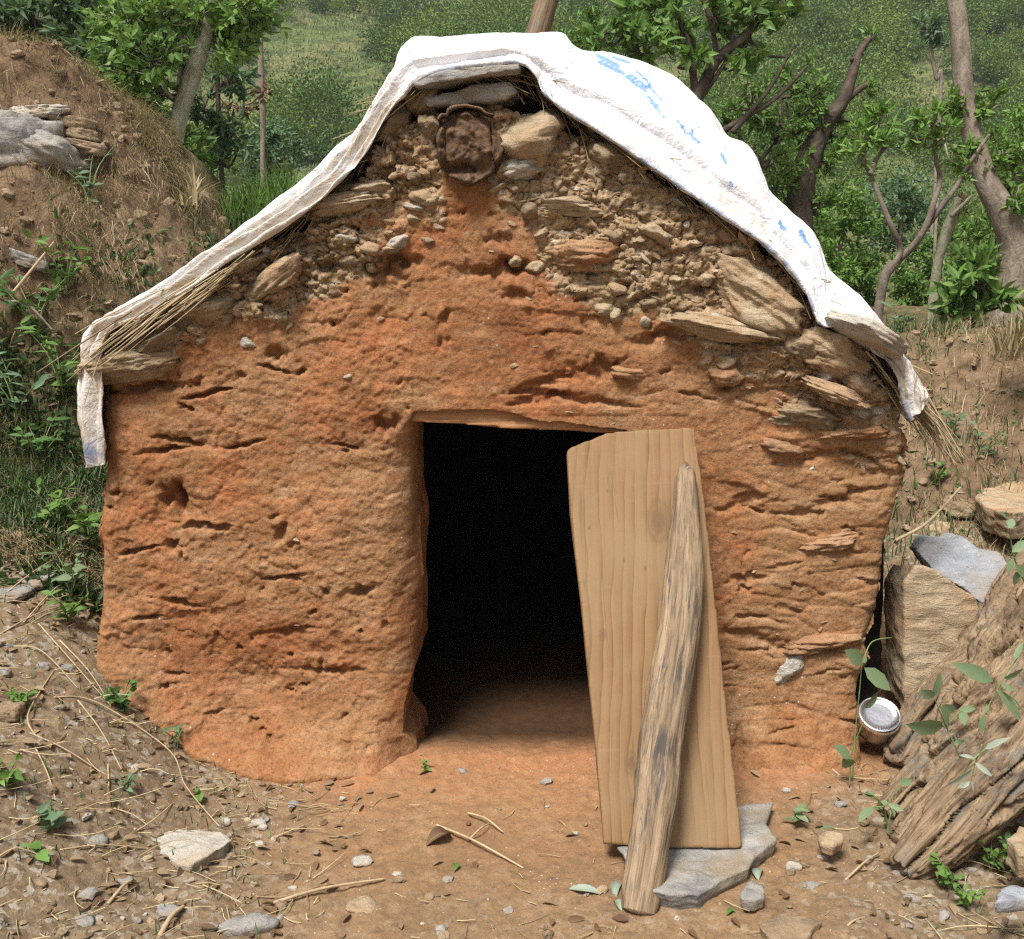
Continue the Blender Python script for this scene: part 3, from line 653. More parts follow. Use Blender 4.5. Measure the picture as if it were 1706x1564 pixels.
# lintel
a = np.array([PY(q[0], q[1], .012) for q in [(672, 703), (745, 706), (830, 712), (900, 716), (1000, 721), (1110, 726), (1110, 690), (672, 668)]])
b = a.copy(); b[:, 1] = .27; V, F = prism(a, b); V, F, N = remesh(V, F, .006)
V = V+N*(.004*fbm(V[:, 0]*9, V[:, 1]*9, V[:, 2]*30, 221, 3))[:, None]
part('lintel', V, F, M['lintel'], hut, attrs={'gco': np.stack([V[:, 1], V[:, 2], V[:, 0]], 1)})
# ridge beam with its rough end
c = PY(780, 246, -.05); rad = 57/scale_at(c)
na, nr = 72, 26; th = np.arange(na)/na*2*np.pi
outl = 1+.16*fbm(np.cos(th)*1.5, np.sin(th)*1.5, 0*th, 231, 3); outl = outl*(1-.12*np.maximum(0, np.sin(th))*np.abs(np.cos(th)))
rings = []
for i in range(nr):
    q = i/(nr-1); rr = rad*q*outl; xx = rr*np.cos(th); zz = rr*np.sin(th)
    rim = np.where(q > .86, .012*math.sin((q-.86)/.14*math.pi), 0)
    crack = np.exp(-((vn(xx*26+3, zz*16, 0*xx, 233)/.09)**2))
    yy = c[1]-.022*(1-q**2)*.5-.4*rim*(vn(np.cos(th)*3, np.sin(th)*3, 0*th, 237)+.6)+.016*fbm(xx*24, zz*24, 0*xx, 232, 4)+.006*fbm(xx*80, zz*80, 0*xx, 238, 2)+.016*crack*(q > .1)+.03*np.exp(-(((xx+.01)/.05)**2+((zz+.05)/.016)**2))
    rings.append(np.stack([c[0]+xx, yy, c[2]+zz], 1))
for k, yb in enumerate([-.03, .05, .4, 1.2, DEPTH+.2]):
    rr = rad*outl*(1.02 if k else 1.01); rings.append(np.stack([c[0]+rr*np.cos(th), np.full(na, c[1]+.02 if k == 0 else yb), c[2]+rr*np.sin(th)], 1))
V = np.array(rings).reshape(-1, 3)
part('ridge_beam', V, grid_faces(len(rings), na, True), M['beam'], hut, attrs={'gco': np.stack([V[:, 0], V[:, 2], V[:, 1]], 1)})
# curled bark strip round the beam end
V = np.array([[c[0]+(rad*1.06+k*.006)*np.cos(t)*1.0, c[1]-.018+j*.05, c[2]+(rad*1.06+k*.006)*np.sin(t)] for t in np.linspace(.9, 2.5, 40) for (k, j) in ((0, 0), (0, 1), (1, 1), (1, 0))])
V[:, 0] += .012*vn(V[:, 0]*35, V[:, 2]*35, 0*V[:, 0], 235); V[:, 2] += .012*vn(V[:, 0]*35, V[:, 2]*35, 0*V[:, 0], 236)
part('bark', V, grid_faces(40, 4, True), M['beam'], hut, attrs={'gco': V})

# stones showing in the wall
def wall_stone(px, py, wd, ht, ang, mat, seed, out=.02, dep=.06, flat=False, sub=4):
    out = out*(.45 if mat == 'clayrock' else .85)
    p = wall_front(px, py); k = 1/scale_at(p); c = np.array([p[0], p[1]+dep-out, p[2]])
    V, F = rock(c, (wd*k/2*1.18, dep*1.15, ht*k/2*1.25), (0, R(ang), 0), seed, sub, 16, .085, flat)
    return part('embedded_stone', V, F, M[mat], hut)
for q in [(1262, 492, 165, 84, 33, 'tanstone', 1, .05, .09), (1192, 543, 175, 34, 8, 'tanstone', 2, .045, .07), (1396, 592, 125, 70, 20, 'tanstone', 3, .04, .08), (1396, 655, 104, 28, 22, 'tanstone', 4, .055, .06),
          (885, 236, 92, 78, -18, 'tanstone', 5, .05, .08), (970, 425, 130, 50, 3, 'clayrock', 6, .022, .06), (226, 606, 140, 46, -8, 'tanstone', 7, .045, .08), (262, 568, 110, 40, -27, 'brownstone', 8, .03, .07),
          (1093, 389, 58, 26, 28, 'tanstone', 9, .035, .04), (568, 338, 120, 30, -8, 'tanstone', 10, .025, .05), (706, 165, 56, 62, -50, 'brownstone', 11, .03, .06), (652, 200, 70, 42, -52, 'brownstone', 12, .03, .06),
          (470, 462, 90, 36, -38, 'tanstone', 13, .03, .06), (415, 440, 90, 26, -28, 'brownstone', 14, .03, .06), (1330, 575, 60, 40, 15, 'brownstone', 15, .02, .05), (1308, 1120, 40, 60, 35, 'palestone', 16, .006, .03),
          (1370, 1065, 130, 42, -6, 'clayrock', 17, .02, .06), (945, 345, 120, 28, 2, 'tanstone', 18, .02, .05), (560, 315, 90, 26, -12, 'tanstone', 19, .02, .05), (1310, 745, 90, 34, 3, 'clayrock', 20, .014, .06),
          (1330, 690, 110, 44, 5, 'brownstone', 21, .02, .06), (1010, 260, 70, 34, 30, 'brownstone', 22, .02, .05), (1210, 620, 60, 40, 0, 'clayrock', 23, .016, .05), (1050, 620, 70, 30, 4, 'clayrock', 24, .02, .05),
          (345, 510, 90, 34, -14, 'tanstone', 25, .02, .05), (1430, 640, 60, 30, 40, 'tanstone', 26, .03, .05), (870, 275, 60, 34, -10, 'palestone', 27, .018, .04), (620, 315, 60, 26, -5, 'tanstone', 28, .015, .05), (1420, 720, 110, 30, -4, 'clayrock', 29, .016, .06),
          (1390, 900, 110, 34, -6, 'clayrock', 31, .008, .05), (720, 215, 30, 44, -35, 'brownstone', 34, .03, .04)]:
    wall_stone(*q, sub=5 if q[2] > 100 else 4)
r = np.random.default_rng(41)
for k in range(66):
    for _ in range(30):
        px, py = r.uniform(330, 1480), r.uniform(200, 720); p = PY(px, py, 0)
        zb = np.interp(p[0], bx[:, 0], bx[:, 1])-.04; eo = np.interp(px, [q[0] for q in OUT[9:46]], [q[1] for q in OUT[9:46]])
        if p[2] > zb-.03 and py > eo+16 and math.hypot(px-780, py-246) > 75: break
    wall_stone(px, py, r.uniform(14, 46), r.uniform(9, 22), r.uniform(-30, 30), ['tanstone', 'brownstone', 'tanstone', 'palestone'][k % 4], 300+k, r.uniform(.003, .012), .028, False, 3)

# crumbling rubble between them: too many to count
def chips(P, s0, s1, seed):
    rr = np.random.default_rng(seed); D, T = ico(2); n = len(P); Vs = np.zeros((n, len(D), 3))
    for i in range(n):
        m = rr.normal(size=(9, 3)); m /= np.linalg.norm(m, axis=1)[:, None]; k = np.minimum((rr.uniform(.55, .95, 9)/np.maximum(D@m.T, 1e-3)).min(1), 1.2); sz = s0+(s1-s0)*rr.uniform()**2.5
        Vs[i] = (D*k[:, None]*np.array([rr.uniform(.8, 1.9), .8, rr.uniform(.35, .8)])*sz)@rotm(rr.normal()*.3, rr.normal()*.45, rr.normal()*.4).T+P[i]
    return Vs.reshape(-1, 3), (T[None]+np.arange(n)[:, None, None]*len(D)).reshape(-1, 3)
fr = (y < .03) & (np.abs(WN[:, 1]) > .3) & (z > .1)
wt_ = np.where(fr, np.clip(1-clay, 0, 1)**1.5+.022*rgt+.004, 0)*np.where(np.hypot(x-c[0], z-c[2]) < rad*1.25, 0, 1); r = np.random.default_rng(43)
ids = r.choice(len(wallV), 2100, p=wt_/wt_.sum())
NT_ = NT('rubble_chip', .9, .2); gI = NT_.n('ShaderNodeNewGeometry').outputs['Random Per Island']
cc = NT_.ramp(gI, [(0, (.22, .16, .10)), (.3, (.36, .275, .18)), (.55, (.29, .215, .135)), (.8, (.44, .355, .24)), (.95, (.41, .36, .28)), (1, (.70, .67, .60))])
cc = NT_.mix(NT_.ramp(NT_.noise(60, 5, .7), [(.40, .8), (.6, .1)]), cc, (.25, .155, .085)); M['chip'] = NT_.fin(cc, NT_.bump(NT_.noise(110, 5, .7), .7, .005))
V, F = chips(wallV[ids]+np.array([0, .0035, 0]), .0035, .0135, 44)
part('rubble', V, F, M['chip'], hut, kind='stuff', smooth=False)
# flat stones on the ridge, under the sheet
def px_slab(name, poly, Y0, thick, mat, parent, seed, vox=.006, amp=.006):
    a = np.array([PY(q[0], q[1], Y0) for q in poly]); b = a.copy(); b[:, 1] += thick
    V, F = prism(a, b) if np.cross(a[1]-a[0], a[2]-a[1])[1] < 0 else prism(a[::-1], b[::-1])
    V, F, N = remesh(V, F, vox)
    k = fbm(V[:, 0]*12, V[:, 1]*12, V[:, 2]*34, seed, 4)
    V = V+N*(amp*2*k)[:, None]
    return part(name, V, F, M[mat], parent) if parent else (V, F)
px_slab('ridge_slab', [(684, 132), (745, 113), (866, 101), (868, 116), (780, 130), (690, 146)], -.075, .42, 'slate', hut, 241)
px_slab('ridge_slab', [(706, 158), (740, 150), (800, 140), (850, 136), (866, 152), (842, 166), (760, 176), (712, 178)], -.035, .40, 'slate', hut, 242)

# ------------------------------------------------------------------ the white sheet
M['tarp'] = m_tarp()
def build_tarp():
    ns = 900; s = np.linspace(0, len(E)-1, ns)
    ss = np.linspace(0, 1, ns)
    Ep = catmull(np.array(E, float), ns); Sp = catmull(np.array(S, float), ns)
    wpx = np.hypot(*(Sp-Ep).T)
    fold = sst(27, 30, s)
    E3 = np.array([PY(a, b, -.065) for a, b in Ep]); S3 = np.array([PY(a, b, y_) for (a, b), y_ in zip(Sp, .0+np.clip(wpx-45, 0, 90)*.0016)])
    g = np.gradient(S3, axis=0); T = g/np.linalg.norm(g, axis=1)[:, None]
    L = np.concatenate([[0], np.cumsum(np.linalg.norm(np.diff(S3, axis=0), axis=1))])
    out = np.stack([-T[:, 2], 0*T[:, 0], T[:, 0]], 1)         # outward normal of the section (up)
    out /= np.linalg.norm(out, axis=1)[:, None]
    rows, tv = [], []
    # a hem rolled under, the band that shows, then the sheet running back over the roof
    rows.append(E3+np.array([0, .022, 0])+out*.004); tv.append(-.3)
    rows.append(E3+np.array([0, .008, 0])+out*.001); tv.append(-.15)
    rows.append(E3+np.array([0, .002, 0])); tv.append(-.05)
    nb = 46
    left = sst(14, 10, s)
    for i in range(nb+1):
        t = i/nb; P = E3*(1-t)+S3*t
        bul = np.sin(t*np.pi)*(.010+.018*np.clip(wpx-45, 0, 90)/90)*sst(33, 29, s)*sst(1.5, 5, s)
        # pleats running along the sheet at the left, a doubled edge at the right
        ple = .016*np.sin(2*np.pi*(t*3.8+.35*vn(s*.9, 0*s, 0*s, 251)+.1*s*.1))*left*np.sin(min(1, t*1.3)*np.pi)**.5
        band = .016*np.exp(-((t-(.24+.05*vn(s*.7, 0*s, 0*s, 252)))/.05)**2)*(1-left)
        dbl = -.014*sst(.30, .27, t)*(1-left)
        wr = .013*fbm(s*.55, np.full(ns, t*2.2), 0*s, 253, 3)+.0045*fbm(s*1.2+t*3, np.full(ns, t*9), 0*s, 254, 3)+.009*(np.abs(fbm(s*1.3-t*1.5, np.full(ns, t*2.6), 0*s, 261, 3))-.15)+.003*(np.abs(vn(s*2.6+t*4, np.full(ns, t*3.0), 0*s, 262))-.3)*sst(13, 15, s)
        P = P+(out*.75+np.array([0, -.65, 0]))*(bul+ple+dbl+wr*(1.2-.6*sst(13, 16, s)*sst(29, 26, s)))[:, None]-out*(0*band)[:, None]+np.array([0, -1, 0])*(band*.0)[:, None]
        P = P-(out*.6+np.array([0, -.8, 0]))*(.011*np.exp(-((t-.27)/.03)**2)*(1-left)*sst(-.4, .1, vn(s*.8, 0*s, 0*s, 255)))[:, None]
        rows.append(P); tv.append(t)
    last = rows[-1]
    for i, yb in enumerate([.02, .05, .09, .14, .2, .28, .38, .5, .64, .8, 1.0, 1.2, 1.4, 1.6, 1.8, 2.0, 2.2, 2.35]):
        lump = .03*fbm(s*.35, np.full(ns, yb*3), 0*s, 256, 3)*min(1, yb*3)
        drop = -.05*min(1, yb*2.0)
        flap = sst(3.5, 2, s)
        P = last+np.array([0, yb, 0])+out*(lump+drop)[:, None]
        rows.append(P); tv.append(1+yb)
    V = np.array(rows); n, m = V.shape[:2]
    tg = np.array(tv)[:, None]*np.ones((1, m)); sg = np.ones((n, 1))*s[None, :]; Lg = np.ones((n, 1))*L[None, :]
    # printed blue marks (worn beyond reading), kept as strokes on the sheet: photo pixels -> (s, t)
    pxs = np.zeros((n, m, 2)); rel = V-CAM; fw = rel[..., 1]*CP-rel[..., 2]*SP; up = rel[..., 1]*SP+rel[..., 2]*CP
    pxs[..., 0] = 853+FPX*rel[..., 0]/fw; pxs[..., 1] = 782-FPX*up/fw
    pr = np.zeros((n, m))
    strokes = [((996, 92), (1030, 110), 7), ((1020, 95), (1048, 104), 4), ((1000, 104), (1050, 128), 6), ((1045, 128), (1075, 152), 6), ((1052, 124), (1078, 146), 5), ((1070, 150), (1096, 178), 5), ((1085, 172), (1108, 196), 4), ((1060, 118), (1084, 140), 4), ((1080, 142), (1104, 168), 4), ((1128, 200), (1140, 216), 4),
               ((1138, 210), (1142, 222), 5), ((1148, 222), (1164, 236), 5), ((1154, 216), (1152, 228), 4), ((1202, 256), (1208, 268), 5), ((1206, 262), (1210, 272), 4), ((1217, 303), (1221, 307), 3), ((1255, 340), (1270, 354), 3), ((1298, 372), (1308, 382), 5), ((1300, 368), (1302, 380), 4), ((1334, 385), (1342, 402), 6), ((1336, 384), (1334, 392), 4), ((1345, 404), (1350, 412), 3), ((1160, 205), (1166, 214), 2)]
    vis = tg > -.02
    for a, b, wd in strokes:
        a = np.array(a, float); b = np.array(b, float); ab = b-a
        q = np.clip(((pxs-a)@ab)/(ab@ab), 0, 1); dd = np.hypot(pxs[..., 0]-a[0]-q*ab[0], pxs[..., 1]-a[1]-q*ab[1])
        pr = np.maximum(pr, np.where(vis & (tg < 1.2), sst(wd*.75, wd*.45, dd), 0))
    dirt = np.clip(.62*sst(13.5, 10.5, sg)*sst(1.1, .55, tg)+.95*sst(4.6, 3.4, sg)+.85*sst(27.5, 30.5, sg)+.35*sst(.3, .18, tg)*sst(.0, .05, tg)+.25*sst(.1, .5, vn(sg*.9, tg*3, 0*sg, 258)), 0, 1)
    hem = sst(.085, .03, tg)*sst(-.2, -.04, tg)*sst(12, 13.5, sg)*.8+sst(.9, .35, sg)*.9+.6*np.exp(-((tg-.275)/.014)**2)*sst(14, 15, sg)*.9  # blue tinted hem edge, plus a dark line painting the fold's crease shade
    solo('tarp_sheet', V.reshape(-1, 3), grid_faces(n, m), M['tarp'], 'white plastic sheet with faded blue print, draped over the hut roof', 'tarp',
         attrs={'gco': np.stack([Lg, tg*.3, 0*tg], -1).reshape(-1, 3), 'print': pr.ravel(), 'dirt': dirt.ravel(), 'hem': np.clip(hem, 0, 1).ravel()})
build_tarp()
# ------------------------------------------------------------------ door board, prop stick, slab
def surf(x, y):
    return np.maximum(ground_z(x, y), bank_z(x, y))
def lyz(P, ang):                                 # helper: rotate rows about Y
    return P@rotm(0, R(ang), 0).T
base = PZ(1120, 1411, .026); topw = np.array([0, -.055, PY(1060, 715, -.05)[2]])
pn = np.cross(np.array([1, -.02, 0]), topw-np.array([0, base[1], base[2]])); pn /= np.linalg.norm(pn)
if pn[1] > 0: pn = -pn
BP = np.array([0, base[1], base[2]])
poly = [(944, 752), (948, 746), (1012, 721), (1060, 716), (1150, 711), (1157, 713), (1170, 800), (1192, 1000), (1216, 1220), (1238, 1408), (1232, 1414), (1110, 1413), (1060, 1415), (1046, 1408), (1006, 1405), (1000, 1330), (985, 1180), (968, 1000), (950, 850)]
a = np.array([PP(p[0], p[1], BP, pn) for p in poly]); b = a-pn*.034
V, F = prism(a, b); V, F, N = remesh(V, F, .0052)
ux = np.array([1.0, 0, 0]); uz = np.cross(ux, pn); uz /= np.linalg.norm(uz); uz = uz if uz[2] > 0 else -uz
loc = V-BP; g = np.stack([loc@ux, loc@pn, loc@uz], 1)
V = V+N*(.0022*fbm(g[:, 0]*10, g[:, 1]*10, g[:, 2]*3, 301, 3)+.0012*fbm(g[:, 0]*60, g[:, 1]*30, g[:, 2]*3, 302, 2))[:, None]+np.array([0, -.006, 0])*(fbm(g[:, 0]*4, 0*g[:, 0], g[:, 2]*1.5, 303, 2))[:, None]
def kn(px, py, r): q = PP(px, py, BP, pn)-BP; return (float(q@ux), float(q@uz), r)
KNOTS += [kn(1098, 868, .035), kn(1052, 1272, .018), kn(1004, 1058, .010), kn(1012, 818, .004), kn(982, 880, .004), kn(1075, 948, .005), kn(1040, 935, .004)]
M['board'] = m_plank()
solo('door_board', V, F, M['board'], 'wide weathered wooden board with clipped top corner leaning across the doorway', 'board', attrs={'gco': g})
# the stick that props the board
M['prop'] = m_wood('weathered_stick', (.34, .25, .16), (.255, .178, .108), (.12, .083, .052), stain=(.05, .045, .045), freq=1.2, stainamt=.42)
edge = [(1141, 785, 30), (1142, 800, 34), (1142, 850, 44), (1141, 900, 54), (1139, 960, 62), (1132, 1040, 68), (1118, 1130, 74), (1104, 1230, 72), (1094, 1320, 70), (1081, 1410, 67), (1070, 1480, 66), (1064, 1518, 60)]
b0 = PG(1066, 1522); t0 = PP(1143, 790, BP+pn*.03, pn)
P, W = [], []
for px, py, wd in edge:
    d = ray(px, py); n2 = np.cross(t0-b0, np.array([1, 0, 0])); n2 /= np.linalg.norm(n2)
    q = CAM+d*(np.dot(b0-CAM, n2)/np.dot(d, n2)); P.append(q); W.append(wd/2/scale_at(q))
V, F, g = tube(np.array(P), W, 150, 40, .13, 311, .72, rfreq=30)
V = V+.0025*np.stack([vn(g[:, 0]*160, g[:, 1]*160, g[:, 2]*7, 312)]*3, 1)*(V-catmull(P, 152)[np.minimum(np.arange(len(V))//40, 151)])/.03
solo('prop_stick', V, F, M['prop'], 'stout weathered stick with dark streaks propping the door board', 'stick', attrs={'gco': g})
def flat_stone(name, polypx, z, th, mat, label, seed, vox=.006, amp=.004, tilt=None):
    a = np.array([PZ(p[0], p[1], z) for p in polypx])
    n = len(a); D = []
    for i in range(n):
        for k in range(5): D.append(a[i]+(a[(i+1) % n]-a[i])*k/5)
    a = np.array(D); c = a.mean(0); a[:, :2] += .008*np.stack([vn(a[:, 0]*25, a[:, 1]*25, 0*a[:, 0], seed), vn(a[:, 0]*25, a[:, 1]*25, 0*a[:, 0]+4, seed)], 1)
    b = a.copy(); b[:, 2] -= th; b[:, :2] = c[:2]+(b[:, :2]-c[:2])*.9
    s = np.sum((a[:, 0]-np.roll(a[:, 0], -1))*(a[:, 1]+np.roll(a[:, 1], -1)))
    V, F = prism(a, b) if s < 0 else prism(a[::-1], b[::-1])
    V, F = V, F; V, F, N = remesh(V, F, vox)
    d0 = np.abs(V[:, 2]-z)
    r = V-c; V = V+N*(amp*(1.2*fbm(V[:, 0]*18, V[:, 1]*18, V[:, 2]*60, seed, 4)+.8*fbm(V[:, 0]*6, V[:, 1]*6, V[:, 2]*25, seed+1, 2)))[:, None]
    V[:, 2] += amp*2*vn(V[:, 0]*9, V[:, 1]*9, 0*V[:, 0], seed+2)
    if tilt: V = (V-c)@rotm(R(tilt[0]), R(tilt[1]), 0).T+c
    return solo(name, V, F, M[mat], label, 'stone')
flat_stone('slate_slab', [(1030, 1408), (1080, 1372), (1180, 1345), (1236, 1334), (1294, 1329), (1276, 1368), (1298, 1396), (1262, 1420), (1245, 1444), (1196, 1466), (1168, 1488), (1110, 1496), (1062, 1480)], .023, .05, 'slate', 'broad grey slab lying flat under the foot of the door board', 321)
flat_stone('stone', [(246, 1396), (285, 1385), (330, 1380), (370, 1383), (390, 1396), (352, 1426), (318, 1443), (295, 1436), (262, 1416)], .03, .035, 'palestone', 'pale angular flat stone lying alone on the dirt left of the doorway', 322, tilt=(3, 2))
flat_stone('stone', [(222, 1202), (250, 1191), (285, 1190), (322, 1191), (306, 1214), (282, 1228), (240, 1215)], .10, .03, 'slate', 'grey flat stone lying at the foot of the hut wall', 323, tilt=(4, 8))
flat_stone('stone', [(-60, 1060), (0, 1072), (22, 1090), (44, 1116), (20, 1130), (-60, 1150)], .30, .10, 'tanstone', 'tan brick-shaped stone cut by the frame edge, beside the littered path', 324, tilt=(-6, 4))
flat_stone('stone', [(92, 1462), (150, 1446), (200, 1440), (210, 1458), (180, 1478), (118, 1486)], .03, .04, 'brownstone', 'long brown stone half sunk in litter below the pale flat stone', 325)
flat_stone('stone', [(46, 1500), (90, 1494), (122, 1510), (118, 1536), (76, 1540), (50, 1524)], .025, .05, 'brownstone', 'squarish dark brown stone in the littered bottom corner', 326)
flat_stone('stone', [(350, 1548), (380, 1530), (420, 1520), (466, 1530), (430, 1546), (392, 1552)], .0, .03, 'slate', 'thin grey brown flat stone with pointed end near the bottom edge', 327)
flat_stone('stone', [(1268, 1536), (1290, 1522), (1350, 1524), (1368, 1534), (1336, 1566), (1280, 1575)], .0, .03, 'brownstone', 'flat brown stone sunk in the dirt in front of the grey slab', 328)
flat_stone('stone', [(1362, 1390), (1378, 1380), (1404, 1384), (1404, 1398), (1390, 1410), (1368, 1402)], .04, .03, 'tanstone', 'small tan stone lying between the grey slab and the old trunk', 329)
flat_stone('stone', [(1234, 1484), (1252, 1460), (1274, 1470), (1276, 1490), (1258, 1500), (1240, 1496)], .02, .03, 'slate', 'small grey stone with flat face just beside the slab edge', 330)
flat_stone('stone', [(1652, 1480), (1690, 1466), (1720, 1470), (1716, 1492), (1660, 1500)], .10, .03, 'bluestone', 'dark flat stone below the old trunk near the frame corner', 331)
flat_stone('stone', [(1672, 1390), (1700, 1374), (1760, 1380), (1760, 1420), (1700, 1420)], .14, .06, 'tanstone', 'tan stone under the old trunk at the frame edge', 332)
flat_stone('stone', [(1626, 826), (1650, 812), (1700, 808), (1760, 815), (1760, 850), (1690, 860), (1640, 845)], .46, .10, 'tanstone', 'flat pale topped rock on the slope above the bluish slab', 333, .01, .008)
def face_stone(polypx, Y0, th, mat, label, seed, lean=0.0, amp=.007, vox=.007):
    a = []
    z0 = min(PY(p[0], p[1], Y0)[2] for p in polypx)
    for p in polypx:
        q = PY(p[0], p[1], Y0); yy = Y0+(q[2]-z0)*lean; a.append(PY(p[0], p[1], yy))
    a = np.array(a); D = []
    for i in range(len(a)):
        for k in range(5): D.append(a[i]+(a[(i+1) % len(a)]-a[i])*k/5)
    a = np.array(D); b = a.copy(); b[:, 1] += th; b[:, 2] -= th*.15
    c = a.mean(0); b[:, [0, 2]] = c[[0, 2]]+(b[:, [0, 2]]-c[[0, 2]])*.85
    s = np.sum((a[:, 0]-np.roll(a[:, 0], -1))*(a[:, 2]+np.roll(a[:, 2], -1)))
    V, F = prism(a, b) if s > 0 else prism(a[::-1], b[::-1])
    V, F, N = remesh(V, F, vox)
    V = V+N*(amp*(fbm(V[:, 0]*14, V[:, 1]*14, V[:, 2]*30, seed, 4)+.9*fbm(V[:, 0]*5, V[:, 1]*5, V[:, 2]*8, seed+1, 2)))[:, None]
    return solo('stone', V, F, M[mat], label, 'stone')
face_stone([(1528, 918), (1545, 896), (1590, 900), (1602, 890), (1636, 922), (1664, 922), (1690, 955), (1640, 1010), (1606, 980), (1560, 958)], .10, .12, 'bluestone', 'bluish grey slate slab tilted on the rubble beside the hut', 341, .8)
face_stone([(1506, 975), (1524, 942), (1560, 950), (1630, 1000), (1640, 1040), (1600, 1090), (1570, 1180), (1506, 1190)], .06, .20, 'tanstone', 'upright tan block below the bluish slab and behind the trunk', 342, .1)
def placed_rock(px, py, wd, ht, dep, mat, label, seed, rot=(0, 0, 0), Y=None, sub=5, group=None, flat=True, sink=.0, name='stone', rough=.075):
    p = PY(px, py, Y) if Y is not None else PG(px, py, surf); k = 1/scale_at(p)
    V, F = rock(p+np.array([0, dep*.35, -sink]), (wd*k/2*1.15, dep, ht*k/2*1.25), tuple(R(a) for a in rot), seed, sub, 14, rough, flat)
    return solo(name, V, F, M[mat], label, 'stone', group)
# boulders and walling stones on the left bank
yb = 1.15
def onb(px, py): return PG(px, py, surf)[1]
placed_rock(4, 250, 130, 150, .16, 'slate', 'big grey boulder cut by the frame edge on the left bank', 351, (0, 8, 10), onb(4, 262)+.05)
placed_rock(76, 250, 112, 84, .15, 'slate', 'grey boulder with sloping top beside the larger edge boulder', 352, (0, 30, -8), onb(76, 262)+.05)
placed_rock(52, 185, 82, 26, .10, 'palestone', 'pale flat stone laid over the two grey boulders', 353, (6, -4, 10), onb(52, 190))
placed_rock(18, 196, 70, 18, .09, 'tanstone', 'thin tan slab wedged under the pale flat stone', 354, (0, 3, 0), onb(18, 200))
for i, (px, py, w_, h_, a_, lb) in enumerate([(84, 214, 40, 24, 20, 'small round brown stone stacked right beside the grey boulder'), (122, 204, 66, 26, 12, 'brown walling stone at the top of the small stack by the boulder'),
                                          (128, 222, 50, 22, 8, 'brown walling stone in the middle of the small stack by the boulder'), (128, 240, 64, 20, 10, 'long brown walling stone near the bottom of the small stack'), (148, 252, 36, 14, 10, 'thin brown stone lowest in the small stack on the bank'), (96, 198, 30, 18, 30, 'small brown stone beside the end of the pale flat stone')]):
    placed_rock(px, py, w_, h_, .07, 'brownstone', lb, 360+i, (0, a_, 0), onb(px, py), 4)
placed_rock(40, 432, 60, 26, .06, 'slate', 'flat mauve grey stone half buried in weeds on the left bank', 371, (0, 20, 0), None, 4)
placed_rock(60, 970, 60, 18, .06, 'slate', 'flat grey stone lying on the ground where straw lies thick', 372, (0, -5, 0), None, 4)
placed_rock(14, 1190, 44, 34, .05, 'brownstone', 'rounded brown stone below the tan brick-shaped stone', 373, (0, 0, 0), None, 4)
placed_rock(14, 992, 50, 16, .06, 'slate', 'dark flat stone in straw at the frame edge', 374, (0, 0, 0), None, 4)
placed_rock(1600, 850, 60, 30, .07, 'brownstone', 'brown stone on the slope left of the pale topped rock', 375, (0, 10, 0), None, 4)
placed_rock(1560, 880, 46, 22, .05, 'tanstone', 'small tan stone just behind the top of the bluish slab', 376, (0, -8, 0), None, 4)
p = PY(1448, 556, -.115); k = 1/scale_at(p)
V, F = rock(p+np.array([0, .06, 0]), (146*k/2*1.1, .10, 34*k/2*1.5), (0, R(27), R(8)), 377, 5, 12, .04, True)
solo('stone', V, F, M['palestone'], 'flat pale stone weighing down the sheet at the eave', 'stone')
# little stones on the dirt
r = np.random.default_rng(51)
SM = [('palestone', 'whitish'), ('slate', 'grey'), ('brownstone', 'brown'), ('tanstone', 'tan')]
spots = [(424, 1264, 44, 20, 3), (466, 1268, 30, 18, 0), (222, 1280, 24, 14, 0), (600, 1436, 30, 14, 0), (600, 1514, 50, 16, 3), (660, 1458, 16, 12, 0), (652, 1486, 12, 10, 0), (812, 1484, 12, 9, 0), (200, 1472, 34, 20, 1), (150, 1404, 40, 16, 1), (1322, 1446, 26, 18, 0), (1252, 1508, 28, 20, 0), (1186, 1490, 20, 14, 2), (1205, 1486, 16, 12, 2), (1326, 1480, 26, 16, 2), (1352, 1480, 30, 16, 1), (1246, 1530, 30, 14, 1),
         (430, 1372, 22, 12, 0), (436, 1378, 16, 9, 0), (432, 1405, 16, 9, 0), (376, 1368, 14, 14, 0), (150, 1310, 30, 16, 2), (104, 1308, 26, 10, 1), (180, 1380, 18, 12, 2), (240, 1330, 30, 14, 2), (300, 1345, 24, 10, 2), (70, 1110, 20, 16, 1), (110, 1115, 18, 22, 1), (262, 1290, 16, 10, 1), (330, 1478, 30, 14, 2), (276, 1520, 34, 14, 1), (130, 1540, 40, 16, 1), (488, 1480, 14, 10, 0), (370, 1250, 18, 10, 0), (350, 1240, 24, 12, 0),
         (1440, 1370, 16, 12, 2), (1400, 1340, 18, 10, 1), (1380, 1280, 14, 9, 1), (1310, 1316, 14, 9, 0), (1370, 1430, 14, 10, 0), (1460, 1490, 18, 12, 0), (1430, 1520, 24, 10, 2), (1520, 1500, 26, 12, 1), (1560, 1520, 30, 14, 2), (1580, 1460, 18, 10, 0), (1640, 1540, 36, 14, 2), (1490, 1540, 18, 12, 0), (700, 1540, 14, 9, 0), (880, 1522, 10, 8, 0), (570, 1330, 10, 7, 0), (960, 1388, 9, 7, 0)]
for i, (px, py, a_, b_, m_) in enumerate(spots):
    c = 'left' if px < 620 else 'right'
    placed_rock(px, py, a_, b_, a_/2/620*.8, SM[m_][0], 'small '+SM[m_][1]+' stone lying on the dirt in front of the hut', 400+i, (0, 0, r.uniform(0, 3)), None, 3, 'small '+SM[m_][1]+' stones scattered on the dirt', True, .002, 'pebble')

